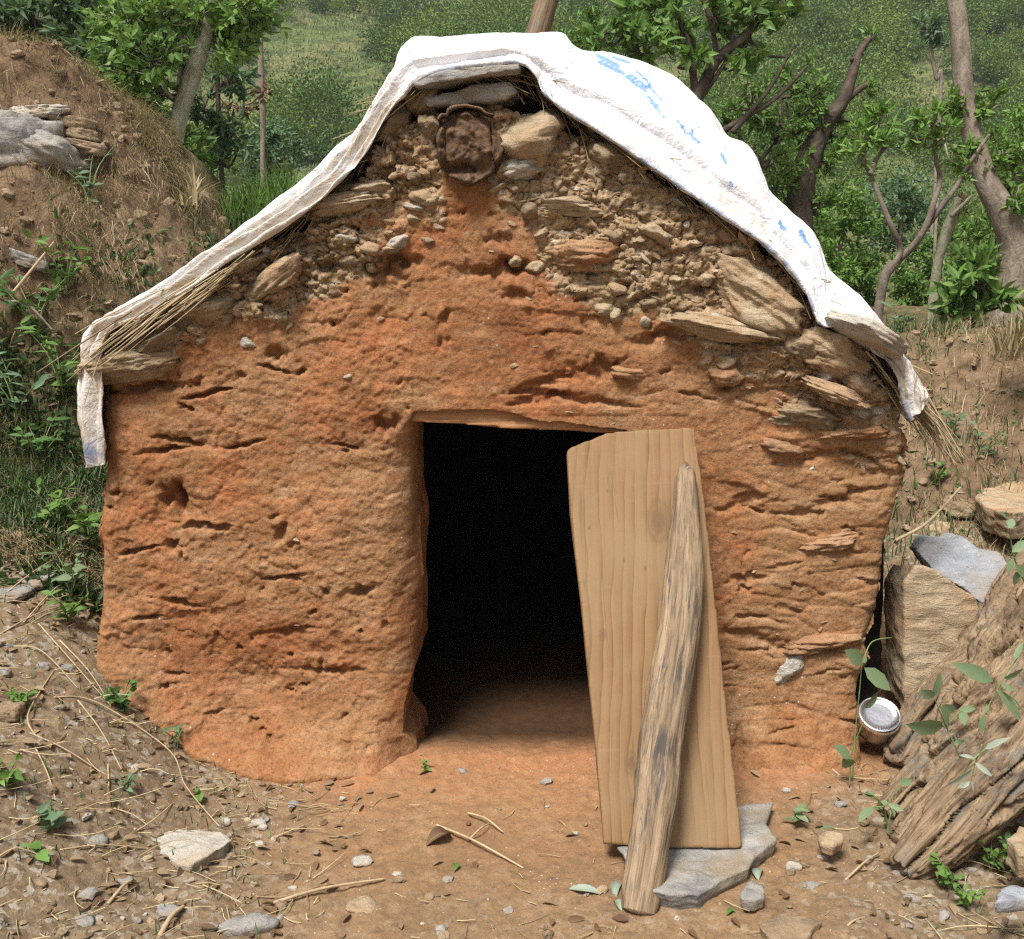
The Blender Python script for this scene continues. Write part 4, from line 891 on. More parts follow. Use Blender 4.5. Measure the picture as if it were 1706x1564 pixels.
# ------------------------------------------------------------------ old trunk on the right
M['log'] = m_wood('gnarled_trunk_wood', (.33, .24, .15), (.22, .15, .088), (.085, .055, .033), stain=(.15, .14, .12), freq=1.3, str_=1.2, stainamt=.2)
def px_path(pts, seed=0):
    """pts: (px, py, Y, width px)"""
    P = np.array([PY(a, b, c) for a, b, c, d in pts]); W = [d/2/scale_at(q) for q, d in zip(P, [p[3] for p in pts])]; return P, W
parts_ = []
for k, pts in enumerate([[(1492, 1275, -.12, 40), (1512, 1235, -.11, 62), (1552, 1185, -.10, 74), (1612, 1125, -.09, 84), (1706, 1010, -.06, 104), (1810, 885, 0, 120)],
                         [(1478, 1352, -.18, 34), (1512, 1318, -.17, 50), (1575, 1262, -.16, 62), (1650, 1180, -.14, 74), (1745, 1065, -.12, 92), (1830, 955, -.05, 110)],
                         [(1492, 1400, -.22, 30), (1530, 1368, -.215, 48), (1600, 1305, -.20, 68), (1690, 1210, -.18, 84), (1780, 1110, -.14, 96), (1850, 1020, -.08, 110)],
                         [(1498, 1452, -.30, 44), (1556, 1405, -.28, 84), (1625, 1335, -.26, 104), (1712, 1235, -.22, 120), (1850, 1080, -.12, 140)],
                         [(1548, 1362, -.10, 80), (1600, 1282, -.10, 150), (1690, 1172, -.08, 205), (1790, 1050, -.02, 225), (1880, 930, -.02, 235)]]):
    y0 = PG(pts[0][0], pts[0][1]+.35*pts[0][3])[1]+.02; pts = [(q[0], q[1], (y0+.035*i if k < 4 else y0+.07+.035*i), q[3]*(1.12 if k < 4 else 1)) for i, q in enumerate(pts)]
    P, W = px_path(pts); V, F, g = tube(P, W, 70, 26, .22, 500+k, rfreq=14); parts_.append((V, F, g))
V, F, _ = merge(parts_); V, F, N = remesh(V, F, .0062)
axs = PY(1720, 1110, -.12)-PY(1478, 1372, -.26); axs /= np.linalg.norm(axs)
e1 = np.cross(axs, [0, 1, 0]); e1 /= np.linalg.norm(e1); e2 = np.cross(e1, axs)
o = V-PY(1540, 1310, -.22); g = np.stack([o@e1, o@e2, o@axs], 1); tw = .9*g[:, 2]
g = np.stack([g[:, 0]+.010*vn(g[:, 2]*6, g[:, 0]*6, g[:, 1]*6, 511), g[:, 1]+.010*vn(g[:, 2]*5, g[:, 0]*6, g[:, 1]*6, 512), g[:, 2]], 1)
gr = np.abs(vn(g[:, 0]*24, g[:, 1]*24, g[:, 2]*1.6, 513)); gr2 = np.abs(vn(g[:, 0]*65, g[:, 1]*65, g[:, 2]*5, 514))
V = V+N*(-.034*sst(.20, 0, gr)-.010*sst(.3, 0, gr2)+.012*fbm(g[:, 0]*9, g[:, 1]*9, g[:, 2]*3, 515, 3)+.003*fbm(g[:, 0]*120, g[:, 1]*120, g[:, 2]*12, 516, 2))[:, None]
solo('old_trunk', V, F, M['log'], 'thick gnarled grey brown tree trunk with deep grooves lying beside the hut', 'log', attrs={'gco': g})

# ------------------------------------------------------------------ metal tin
M['tin'] = m_plain('bright_aluminium', (.80, .80, .83), .28, 1, .05)
M['tinside'] = m_plain('dull_aluminium', (.42, .40, .38), .45, 1, .25)
tc = PG(1466, 1232); tc = np.array([tc[0], -.02, ground_z(tc[0], -.02)+.015])
tin = thing('metal_tin', 'small round shiny metal tin standing between the hut corner and the old trunk', 'tin', tc)
ctop = PY(1466, 1189, -.035); rt = 36/scale_at(ctop)
axd = np.array([-.03, -.55, .83]); axd /= np.linalg.norm(axd); e1 = np.cross(axd, [0, 1, 0]); e1 /= np.linalg.norm(e1); e2 = np.cross(axd, e1)
def lathe(prof, c, m=48):
    th = np.arange(m)/m*2*np.pi; V = np.array([c+axd*h+(e1[None, :]*np.cos(th)[:, None]+e2[None, :]*np.sin(th)[:, None])*rr for rr, h in prof]); return V.reshape(-1, 3), grid_faces(len(prof), m, True)
V, F = lathe([(.0005, -.004), (rt*.55, -.0045), (rt*.80, -.004), (rt*.84, -.001), (rt*.90, .001), (rt*.97, -.001), (rt, -.006), (rt*1.01, -.014), (rt*.985, -.016)], ctop); part('lid', V, F, M['tin'], tin)
V, F = lathe([(rt*.96, -.015), (rt*.95, -.03), (rt*.93, -.052), (rt*.90, -.066), (.001, -.068)], ctop); part('body', V, F, M['tinside'], tin)

# ------------------------------------------------------------------ plants: leaves, weeds, trees
M['leaf_mid'] = m_leaf('mid_green_leaf', [(0.086, 0.162, 0.035), (0.144, 0.268, 0.056), (0.192, 0.344, 0.077), (0.115, 0.211, 0.048), (0.250, 0.364, 0.095)])
M['leaf_dark'] = m_leaf('dark_green_leaf', [(0.055, 0.124, 0.035), (0.089, 0.185, 0.049), (0.138, 0.274, 0.074), (0.074, 0.149, 0.049)])
M['leaf_lime'] = m_leaf('bright_green_leaf', [(0.115, 0.216, 0.043), (0.172, 0.316, 0.064), (0.230, 0.359, 0.086), (0.129, 0.245, 0.051)])
M['leaf_blue'] = m_leaf('bluish_green_leaf', [(0.095, 0.171, 0.085), (0.150, 0.244, 0.128), (0.212, 0.318, 0.180), (0.128, 0.202, 0.107)])
M['leaf_sage'] = m_leaf('pale_sage_leaf', [(.16, .24, .11), (.22, .31, .16), (.27, .35, .20)])
M['leaf_pale'] = m_leaf('silvery_leaf', [(.27, .33, .25), (.34, .40, .32), (.42, .46, .38)], .15)
M['leaf_dead'] = m_leaf('dead_leaf', [(.10, .055, .03), (.17, .10, .05), (.24, .16, .09), (.30, .215, .13)], .1, .8)
M['bark_grey'] = m_bark('grey_bark', (.36, .31, .25), (.26, .215, .165), (.14, .11, .08))
M['bark_dark'] = m_bark('dark_bark', (.16, .125, .095), (.095, .072, .055), (.045, .035, .028))
M['bark_fork'] = m_bark('grey_brown_bark', (.25, .21, .165), (.165, .135, .105), (.075, .06, .048))
M['bark_moss'] = m_bark('mossy_bark', (.40, .37, .29), (.29, .275, .19), (.13, .14, .07))
M['stem'] = m_plain('green_stem', (.16, .22, .08), .6, 0, .3)
M['drystem'] = m_plain('dry_stem', (.40, .30, .18), .7, 0, .3)
def unit(a): return a/(np.linalg.norm(a, axis=-1, keepdims=True)+1e-9)
def leaves(P, D, L, W, seed, fold=.18, droop=.15, full=False, up=None):
    r = np.random.default_rng(seed); n = len(P); a = unit(np.asarray(D, float)); L = np.broadcast_to(L, n)[:, None]*r.uniform(.45, 1.3, (n, 1)); W = np.broadcast_to(W, n)[:, None]*r.uniform(.75, 1.2, (n, 1))
    rv = r.normal(size=(n, 3))*(.55 if up is not None else 1)+(0 if up is None else np.asarray(up))
    s = unit(np.cross(a, rv)); nm = np.cross(s, a)
    if not full:
        V = np.stack([P, P+a*L*.45+s*W/2+nm*W*fold, P+a*L-nm*L*droop, P+a*L*.45-s*W/2+nm*W*fold], 1)
        F = np.array([[0, 1, 2], [0, 2, 3]])
    else:
        q = lambda t, w: P+a*L*t+s*W*w/2+nm*(W*fold*abs(w)-L*droop*t*t)
        V = np.stack([q(0, 0), q(.22, .8), q(.55, .95), q(.82, .5), q(1, 0), q(.82, -.5), q(.55, -.95), q(.22, -.8), q(.3, 0), q(.65, 0)], 1)
        F = np.array([[0, 1, 8], [1, 2, 8], [8, 2, 9], [2, 3, 9], [3, 4, 9], [9, 4, 5], [6, 9, 5], [8, 9, 6], [7, 8, 6], [0, 8, 7]])
    k = V.shape[1]
    return V.reshape(-1, 3), (F[None]+np.arange(n)[:, None, None]*k).reshape(-1, 3)
def cat(items):
    Vs, Fs, o = [], [], 0
    for V, F in items: Vs.append(V); Fs.append(np.asarray(F)+o); o += len(V)
    return np.vstack(Vs), np.vstack(Fs)
def blades(P, H, wd, seed, lean=.35, dirs=None):
    r = np.random.default_rng(seed); n = len(P); H = np.broadcast_to(H, n)[:, None]*r.uniform(.5, 1.2, (n, 1)); th = r.uniform(0, 2*np.pi, n)
    dr = np.stack([np.cos(th), np.sin(th), 0*th], 1)*r.uniform(.1, 1, (n, 1))*lean if dirs is None else dirs+r.normal(size=(n, 3))*.25
    s = unit(np.stack([-np.sin(th), np.cos(th), 0*th], 1)); wv = wd*r.uniform(.6, 1.3, (n, 1))
    up = np.array([0, 0, 1.])
    q = lambda t: P+up*H*(t-.35*t*t*np.linalg.norm(dr, axis=1)[:, None])+dr*H*(t**1.7)
    V = np.stack([P-s*wv/2, P+s*wv/2, q(.4)-s*wv*.45, q(.4)+s*wv*.45, q(.75)-s*wv*.3, q(.75)+s*wv*.3, q(1.0)], 1)
    F = np.array([[0, 1, 3], [0, 3, 2], [2, 3, 5], [2, 5, 4], [4, 5, 6]])
    return V.reshape(-1, 3), (F[None]+np.arange(n)[:, None, None]*7).reshape(-1, 3)
def weed(p, h, nstem, nleaf, mat, label, seed, leafL=.045, leafW=.02, spread=.5, name='weed', group=None, full=True, cat_='plant', stem='stem', lean=(0, 0)):
    r = np.random.default_rng(seed); root = thing(name, label, cat_, p, group); P, D, st = [], [], []
    for _ in range(nstem):
        th = r.uniform(0, 2*np.pi); e = np.array([math.cos(th)*spread+lean[0], math.sin(th)*spread+lean[1]-.1, r.uniform(.7, 1.1)])*h*r.uniform(.6, 1.1)
        mid = e*np.array([.35, .35, .6]); path = catmull([p, p+mid, p+e], 8); st.append(tube(path, [h*.012+.001, .0008], 8, 5)[:2])
        for k in range(nleaf):
            t = r.uniform(.2, 1.0) if k else 1.0; q = path[int(t*7)]; a = r.uniform(0, 2*np.pi); P.append(q); D.append([math.cos(a), math.sin(a), r.uniform(-.1, .8)])
    V, F, _ = merge(st); part('stem', V, F, M[stem], root)
    V, F = leaves(np.array(P), np.array(D), leafL, leafW, seed, .15, .25, full, up=(0, -.3, 1)); part('foliage', V, F, M[mat], root, smooth=full)
    return root
def terr(x, y):
    return float(max(hill_z(x, y) if y > 3.6 else -9, bank_z(x, y) if y < 5 else -9))
def ppath(pts, Y, dy=0.0, seed=0):
    r = np.random.default_rng(seed); out = []
    for q in pts: out.append(PY(q[0], q[1], Y+(q[2] if len(q) > 2 else 0)+r.normal()*dy))
    return np.array(out)
def tree(name, label, Y, trunk, widths, limbs, clusters, mat, bark, leafL, leafW, seed, cat_='tree', group=None, root_down=True, full=False, droop=.2, twigs=True, crown_name='crown'):
    """trunk / limbs: photo pixels at depth Y; clusters: (px, py, radius px, leaves)"""
    r = np.random.default_rng(seed); P = ppath(trunk, Y); k = 1/scale_at(P[0])
    if root_down:
        bz_ = terr(P[0][0], P[0][1])
        if bz_ < P[0][2]: P = np.vstack([[P[0][0], P[0][1], bz_-.08], P]); widths = [widths[0]*1.15]+list(widths)
    root = thing(name, label, cat_, P[0], group)
    V, F, g = tube(P, [w_*k/2 for w_ in widths], 60, 14, .12, seed); part('trunk', V, F, M[bark], root, attrs={'gco': g})
    for j, (pts, w0, w1) in enumerate(limbs):
        Q = ppath(pts, Y, .03, seed+j); V, F, g = tube(Q, np.linspace(w0*k/2, w1*k/2, 6), 36, 9, .12, seed+20+j); part('limb', V, F, M[bark], root, attrs={'gco': g})
    Pl, Dl, tw = [], [], []; bl_ = [catmull(P, 40)]+[catmull(ppath(pts, Y, .03, seed+j), 30) for j, (pts, w0, w1) in enumerate(limbs)]; bones = np.vstack(bl_); bi_ = np.concatenate([np.full(len(q), i) for i, q in enumerate(bl_)]); tws = {}
    for (px, py, rp, n) in clusters:
        c = PY(px, py, Y+r.normal()*.08*rp*k*3); rr = rp*k*1.12; n = int(n*(1.5 if name == 'bush' else 1.9 if name == 'leaning_tree' else .95))
        m = max(3, n//14)
        ki_ = np.argmin(np.linalg.norm(bones-(c-[0, 0, rr*.5]), axis=1)); nb_ = bones[ki_]; tw = tws.setdefault(len(tws), []); c0_ = c+np.array([0, 0, -rr*.3])
        tw.append(tube(catmull([nb_, nb_*.5+c0_*.5+r.normal(size=3)*rr*.15+[0, 0, -.1*rr], c0_, c], 10), [rr*.045+.002, rr*.02+.001], 10, 5, cap=False)[:2])
        for _ in range(m):
            d = r.normal(size=3); d /= np.linalg.norm(d); e = c+d*rr*r.uniform(.35, 1.0)**.7*np.array([1, 1, .85]); base_ = c+np.array([0, 0, -rr*.3*r.uniform(0, 1)])
            tw.append(tube(catmull([base_, (base_+e)/2+r.normal(size=3)*rr*.12, e], 6), [rr*.02+.001, .001], 6, 4, cap=False)[:2])
            nl = max(2, n//m)
            t = r.uniform(.35, 1.05, nl)[:, None]; Pl.append(base_+(e-base_)*t+r.normal(size=(nl, 3))*rr*.06); Dl.append(d*.7+r.normal(size=(nl, 3))*.7+np.array([0, 0, .1]))
    if Pl:
        if twigs:
            for tw in tws.values():
                V, F, _ = merge(tw); part('twigs', V, F, M[bark], root, attrs={'gco': V-P[0]})
        V, F = leaves(np.vstack(Pl), np.vstack(Dl), leafL, leafW, seed, .15, droop, full); part(crown_name, V, F, M[mat], root, smooth=False)
    return root
tree('leaning_tree', 'leaning mossy tree trunk with leafy crown on the left bank', 2.7, [(284, 320), (290, 250), (300, 190), (325, 110), (348, 40), (362, -40), (375, -120)], [26, 26, 29, 29, 26, 24, 21],
     [([(325, 110), (300, 60), (280, 0), (250, -60)], 12, 6), ([(345, 50), (395, 20), (430, -20)], 12, 6)], [(210, 30, 70, 260), (255, 95, 65, 260), (205, 110, 55, 160), (270, 20, 60, 200), (330, 10, 60, 160), (395, 40, 50, 240), (410, 5, 60, 240), (385, 80, 36, 90), (240, 160, 50, 120)], 'leaf_lime', 'bark_moss', .056, .027, 601, full=True)
tree('young_tree', 'slim dark stemmed sapling left of the leaning mossy trunk', 3.2, [(288, 260), (292, 190), (302, 110), (312, 30), (318, -50)], [8, 9, 9, 8, 6], [([(302, 110), (270, 60), (255, 0)], 6, 3)], [(240, 60, 60, 160), (290, 60, 50, 140), (200, 150, 50, 130), (250, 190, 45, 110), (310, 240, 50, 120), (300, 290, 50, 120)], 'leaf_mid', 'bark_dark', .08, .038, 602)
tree('young_tree', 'thin straight sapling with a brown knot beside the bright grass', 4.2, [(438, 290), (438, 200), (436, 150), (434, 90), (433, 10), (432, -60)], [9, 9, 12, 9, 8, 7], [([(437, 155), (420, 170), (405, 175)], 5, 2)], [(440, 150, 16, 40), (400, 175, 30, 60), (430, -10, 40, 80)], 'leaf_dead', 'bark_grey', .06, .02, 603)
tree('young_tree', 'short dark sapling between the mossy trunk and the thin straight one', 3.6, [(368, 260), (364, 180), (362, 130), (360, 70)], [8, 8, 8, 6], [], [(380, 130, 46, 130), (340, 170, 46, 130), (375, 210, 46, 120), (395, 240, 40, 90), (360, 70, 46, 130)], 'leaf_blue', 'bark_dark', .075, .032, 604)
tree('shrub', 'bluish green shrub behind the top of the left bank', 4.0, [(90, 200), (95, 120), (100, 50)], [14, 12, 8], [], [(60, 30, 60, 260), (130, 50, 60, 300), (110, 10, 60, 260), (165, 75, 40, 170), (20, 10, 50, 200), (150, 110, 40, 120)], 'leaf_blue', 'bark_dark', .10, .04, 605, 'shrub')
tree('shrub', 'small green shrub right of the bank crest under the leafy crown', 3.4, [(215, 330), (210, 250), (205, 200)], [10, 9, 6], [], [(190, 140, 40, 140), (215, 185, 40, 160), (180, 95, 40, 120)], 'leaf_blue', 'bark_dark', .07, .03, 606, 'shrub')
# wooden post behind the ridge
P, W = px_path([(790, 430, 3.0, 44), (897, 50, 3.0, 40), (930, -68, 3.0, 40)]); P = np.vstack([P[0]+(P[0]-P[1])*((P[0][2]-.85)/(P[1][2]-P[0][2])), P]); W = [W[0]]+W
V, F, g = tube(P, W, 40, 16, .10, 611)
solo('wooden_post', V, F, M['log'], 'thick bare wooden post rising behind the ridge of the hut', 'post', attrs={'gco': g})
tree('broadleaf_shrub', 'dark broad leaved shrub with many bare branches behind the sheet', 3.4, [(1130, 420), (1140, 260), (1160, 170), (1195, 100), (1245, 55), (1310, -20)], [26, 24, 20, 16, 14, 10],
     [([(1160, 170), (1150, 90), (1130, 20), (1110, -40)], 14, 7), ([(1195, 100), (1185, 40), (1160, -30)], 10, 5), ([(1170, 240), (1225, 205), (1290, 165), (1345, 110)], 12, 5), ([(1220, 220), (1280, 150), (1320, 80)], 10, 4), ([(1160, 175), (1215, 90), (1220, 30)], 9, 4), ([(1120, 220), (1080, 120), (1040, 40)], 10, 5), ([(1245, 60), (1270, 90), (1310, 95)], 8, 3)],
     [(1060, 30, 60, 130), (1120, 20, 60, 150), (1190, 15, 55, 120), (1255, 20, 50, 120), (1290, 10, 40, 100), (1010, 50, 40, 90), (1080, 70, 50, 110), (1150, 80, 50, 90), (1230, 90, 50, 70)], 'leaf_mid', 'bark_dark', .085, .040, 621, 'shrub', full=True, droop=.35)
tree('thicket_shrub', 'twiggy olive green shrub in the thicket just right of the sheet hump', 3.9, [(1250, 480), (1250, 330), (1255, 240)], [14, 12, 8], [([(1250, 330), (1290, 250), (1330, 190)], 8, 3), ([(1250, 300), (1230, 210), (1240, 140)], 8, 3), ([(1255, 280), (1300, 220), (1300, 140)], 7, 3)],
     [(1250, 170, 60, 200), (1300, 200, 55, 180), (1270, 260, 60, 200), (1320, 130, 50, 150), (1220, 200, 45, 130), (1350, 160, 45, 120), (1290, 310, 50, 170)], 'leaf_mid', 'bark_dark', .062, .026, 622, 'shrub')
tree('rugged_tree', 'rugged lopped tree with thick crooked trunk and knobbly bare top', 4.0, [(1330, 420), (1332, 330), (1345, 270), (1375, 205), (1402, 172), (1418, 130), (1430, 90), (1450, 62)], [46, 44, 42, 30, 22, 17, 14, 9],
     [([(1402, 172), (1430, 150), (1448, 138)], 14, 7), ([(1430, 95), (1425, 100), (1418, 98)], 10, 6), ([(1345, 270), (1320, 220), (1310, 170)], 12, 4), ([(1375, 205), (1410, 200), (1440, 215)], 9, 4)],
     [(1385, 215, 46, 200), (1340, 190, 45, 170), (1430, 215, 36, 110), (1455, 60, 18, 26), (1445, 150, 22, 40), (1320, 270, 44, 150), (1370, 260, 44, 150), (1330, 335, 44, 160), (1300, 380, 44, 150), (1365, 330, 40, 130), (1350, 400, 50, 170)], 'leaf_lime', 'bark_dark', .056, .027, 623)
tree('coppiced_tree', 'small forked coppiced tree with bare curved limbs above the right bank', 2.35, [(1462, 530), (1468, 490), (1474, 460), (1490, 438)], [16, 16, 17, 17],
     [([(1488, 442), (1500, 415), (1482, 370), (1462, 320), (1450, 290), (1438, 270)], 11, 6), ([(1450, 290), (1462, 262), (1480, 238)], 9, 5), ([(1490, 440), (1525, 405), (1545, 370), (1556, 335), (1566, 300), (1560, 268), (1558, 232)], 13, 6), ([(1543, 378), (1575, 335), (1600, 300), (1615, 272), (1648, 224)], 11, 5)],
     [(1440, 228, 34, 120), (1432, 255, 26, 60), (1478, 238, 20, 50), (1465, 200, 34, 90), (1556, 205, 36, 130), (1530, 225, 28, 60), (1575, 225, 25, 60), (1612, 268, 34, 90), (1630, 250, 28, 60)], 'leaf_lime', 'bark_fork', .052, .024, 624)
tree('bent_tree', 'tall pale tree with sharply bent trunk near the right frame edge', 2.9, [(1676, 560), (1690, 480), (1692, 430), (1688, 395), (1668, 350), (1645, 305), (1628, 255), (1614, 200), (1606, 150), (1600, 70), (1588, -30)], [66, 56, 50, 48, 44, 38, 34, 32, 30, 29, 27],
     [([(1620, 210), (1640, 190), (1665, 175)], 9, 4), ([(1690, 420), (1660, 430), (1640, 425)], 14, 6)], [(1612, 165, 34, 130), (1645, 172, 32, 90), (1590, 175, 26, 70), (1665, 250, 40, 120), (1690, 285, 40, 120), (1650, 290, 30, 60), (1690, 330, 40, 110)], 'leaf_lime', 'bark_grey', .058, .026, 625)
tree('leafy_shrub', 'low bright green leafy shrub at the foot of the bent tree', 2.45, [(1620, 545), (1622, 500), (1625, 460)], [8, 7, 5], [], [(1600, 490, 42, 120), (1640, 470, 46, 150), (1620, 440, 40, 110), (1580, 510, 36, 70), (1665, 500, 36, 90)], 'leaf_mid', 'bark_dark', .075, .032, 626, 'shrub', full=True)
tree('dead_tree', 'brown splintered dead stem with pale dry stalk on the right terrace', 3.3, [(1556, 490), (1564, 430), (1580, 380), (1596, 330)], [16, 16, 20, 12], [([(1556, 470), (1558, 400), (1562, 330)], 6, 5), ([(1585, 360), (1610, 335), (1620, 325)], 8, 3), ([(1590, 240), (1585, 270), (1580, 262), (1572, 230)], 5, 3)], [(1600, 345, 22, 26)], 'leaf_dead', 'bark_moss', .05, .015, 627)
for k, (px, py, Y, rp, n, mt, lb) in enumerate([(1400, 360, 5.2, 60, 300, 'leaf_lime', 'pale green bush between the rugged tree and the coppiced tree'), (1370, 440, 3.6, 46, 220, 'leaf_lime', 'low bright bush peeping over the right side of the sheet'), (1430, 450, 4.4, 50, 240, 'leaf_mid', 'round green bush low behind the coppiced tree stem'),
                                             (1500, 330, 8.0, 60, 420, 'leaf_blue', 'hazy green bush seen through the coppiced tree fork'), (1660, 380, 4.2, 56, 260, 'leaf_mid', 'green bush behind the bend of the pale tree'), (1540, 440, 5.0, 50, 260, 'leaf_mid', 'grassy green bush left of the splintered stem'), (1700, 220, 5.5, 60, 260, 'leaf_lime', 'bright bush cut by the right frame edge'),
                                             (330, 250, 5.0, 50, 260, 'leaf_mid', 'soft green bush behind the foot of the leaning trunk'), (450, 240, 7.0, 46, 300, 'leaf_blue', 'dim bush beyond the bright grass'), (980, 60, 7, 46, 260, 'leaf_mid', 'bush directly behind the wooden post')]):
    tree('bush', lb, Y, [(px, py+rp*.9), (px, py+rp*.3)], [8, 5], [], [(px, py, rp, n), (px+rp*.7, py+rp*.25, rp*.7, n//2), (px-rp*.7, py+rp*.3, rp*.7, n//2), (px+rp*.2, py-rp*.5, rp*.6, n//2), (px-rp*.2, py+rp*.8, rp*.8, n//2), (px+rp*.3, py+rp*1.3, rp*.8, n//2), (px-rp*.5, py+rp*1.2, rp*.6, n//2)], mt, 'bark_dark', .036+.003*Y, .017+.0016*Y, 640+k, 'bush', twigs=False)
tree('distant_tree', 'distant bare pale tree trunk on the far slope', 22, [(1566, 180), (1560, 130), (1552, 90), (1550, 55)], [6, 7, 7, 5], [([(1560, 120), (1572, 90), (1575, 70)], 3, 2)], [(1545, 40, 26, 160), (1570, 60, 20, 90)], 'leaf_blue', 'bark_grey', .2, .1, 660)

# far hillside wood: one mass
r = np.random.default_rng(71); Pl, Dl, Ls, Tn = [], [], [], []
for _ in range(2600):
    y = 14+(108-14)*r.uniform()**.75; x = r.uniform(-.56, .56)*(y+3)
    dn = fbm(np.array([x*.16]), np.array([y*.12]), np.array([0.]), 72, 3)[0]
    grassy = math.exp(-((x/(y+2.75)+.17)/.09)**2)
    if dn < .04+.02*grassy-.10*(x > 0): continue
    z = float(hill_z(x, y)); R0 = r.uniform(.6, 1.4)*(1+.9*(r.uniform() < .2)); n = int(130+R0*R0*190)
    d = unit(r.normal(size=(n, 3))); d[:, 2] = np.abs(d[:, 2])*1.05-.12
    rad = R0*(r.uniform(.5, 1.0, (n, 1)))*(1+.55*fbm(d[:, :1]*2.4+x, d[:, 1:2]*2.4, d[:, 2:]*2.4+y, 73, 2))
    Pl.append(np.array([x, y, z+R0*.5])+d*rad*np.array([1, 1, r.uniform(1.1, 2.0)])); Dl.append(d+r.normal(size=(n, 3))*.6); Ls.append(np.full(n, .085+.0016*y)*r.uniform(.8, 1.2)); Tn.append(np.full(n, r.uniform()))
Pl, Dl, Ls, Tn = np.vstack(Pl), np.vstack(Dl), np.concatenate(Ls), np.concatenate(Tn).repeat(4)
V, F = leaves(Pl, Dl, Ls, Ls*.75, 74, .2, .2)
M['hill_leaf'] = m_leaf('hillside_leaf', [(.11, .19, .04), (.14, .225, .048), (.17, .25, .055), (.125, .205, .044), (.20, .27, .07)], .3)
solo('hillside_bushes', V, F, M['hill_leaf'], kind='stuff', smooth=False, attrs={'tint': Tn})
# grass on the hillside between them
n = 150000; y = 9+95*r.uniform(size=n)**1.3; x = r.uniform(-.6, .6, n)*(y+3); P = np.stack([x, y, hill_z(x, y)], 1)
V, F = blades(P, .05+.0013*y, .018, 75, .9); V = P.repeat(7, 0)+(V-P.repeat(7, 0))*np.array([1.6, 1.6, 1])*(1+.012*y.repeat(7)[:, None])
M['grass_far'] = m_leaf('hill_grass_blades', [(0.138, 0.184, 0.057), (0.207, 0.241, 0.086), (0.287, 0.270, 0.127), (0.161, 0.218, 0.063)], .3)
solo('hillside_grass', V, F, M['grass_far'], kind='stuff', smooth=False)
M['grass'] = m_leaf('green_grass', [(0.062, 0.125, 0.025), (0.112, 0.213, 0.044), (0.150, 0.275, 0.062), (0.188, 0.275, 0.088)], .35)
M['grass_dry'] = m_leaf('dry_grass', [(0.229, 0.166, 0.083), (0.354, 0.270, 0.146), (0.437, 0.343, 0.198), (0.166, 0.120, 0.062)], .2)
def grass_clump(label, px0, px1, py, Y, hpx, n, mat, seed, lean=.5, name='grass_clump'):
    r = np.random.default_rng(seed); pxs = r.uniform(px0, px1, n); P = []
    for q in pxs:
        yy = Y+r.uniform(-.2, .2); p = PY(q, py+r.uniform(-12, 12), yy); P.append([p[0], yy, p[2]])
    k = hpx/scale_at(P[0]); V, F = blades(np.array(P), k, .009, seed, lean); V[:, :] = V
    return solo(name, V, F, M[mat], label, 'grass', smooth=False)
grass_clump('clump of tall bright green grass between bank and sheet', 320, 500, 400, 2.7, 120, 700, 'grass', 701, .85)
grass_clump('tuft of pale dry grass hanging over the shaded bank edge', 280, 330, 345, 2.0, 60, 120, 'grass_dry', 702, 1.3)
grass_clump('tuft of coarse grass at the foot of the bent tree', 1655, 1730, 590, 1.7, 90, 120, 'grass_dry', 703, .8)

# undergrowth on the two banks (uncountable)
r = np.random.default_rng(81)
def scatter(n, x0, x1, y0, y1, dens):
    x = r.uniform(x0, x1, n); y = r.uniform(y0, y1, n); k = r.uniform(size=n) < dens(x, y); x, y = x[k], y[k]
    B = bank_pt(x, y); g = ground_z(x, y)+ground_disp(x, y); return np.where((B[:, 2] > g)[:, None], B, np.stack([x, y, g], 1))
cl = lambda x, y, s, f: sst(-.15, .35, fbm(x*f, y*f, surf(x, y)*f, s, 2))
P = scatter(80000, -3.2, -1.12, .2, 2.0, lambda x, y: (.12+cl(x, y, 82, 3.2))*sst(1.55, .8, surf(x, y))*sst(.25, .45, surf(x, y))*.8)
V1 = leaves(P, np.stack([r.normal(size=len(P))*.7, r.normal(size=len(P))*.5-.6, r.uniform(-.1, .9, len(P))], 1), .045, .019, 83, .15, .3)
P = scatter(20000, -3.2, -1.12, .3, 2.0, lambda x, y: cl(x, y, 84, 2.5)*sst(1.8, .8, surf(x, y)))
V2 = blades(P, .09, .004, 85, 1.0)
M['undergrowth'] = m_leaf('undergrowth_leaf', [(0.037, 0.067, 0.025), (0.060, 0.110, 0.034), (0.092, 0.152, 0.054), (0.122, 0.184, 0.073), (0.067, 0.104, 0.054)], .25)
V, F = cat([V1, V2]); solo('undergrowth', V, F, M['undergrowth'], kind='stuff', smooth=False)
P = scatter(85000, -3.0, -1.15, .3, 2.6, lambda x, y: .2+.8*cl(x, y, 86, 2.5)*(.35+.65*sst(-2.0, -1.6, x))); dirs = np.stack([.25+0*P[:, 0], -.55+0*P[:, 0], -.55+0*P[:, 0]], 1)
V3 = blades(P, .10, .0032, 87, 1, dirs+np.stack([.5*vn(P[:, 0]*6, P[:, 1]*6, P[:, 2]*6, 187), 0*P[:, 0], .5*vn(P[:, 0]*6, P[:, 1]*6, P[:, 2]*6, 188)], 1))
P = scatter(7000, 1.15, 3.4, .9, 2.4, lambda x, y: .15+.6*cl(x, y, 88, 3)); V4 = blades(P, .09, .0032, 89, 1.2)
V, F = cat([V3, V4]); solo('dry_grass', V, F, M['grass_dry'], kind='stuff', smooth=False)
P = scatter(9000, 1.2, 3.4, .5, 2.6, lambda x, y: cl(x, y, 90, 2.4)*(.10+.75*sst(.85, 1.05, surf(x, y))+.3*sst(.75, .5, surf(x, y)))); V5 = blades(P, .10, .005, 91, .8)
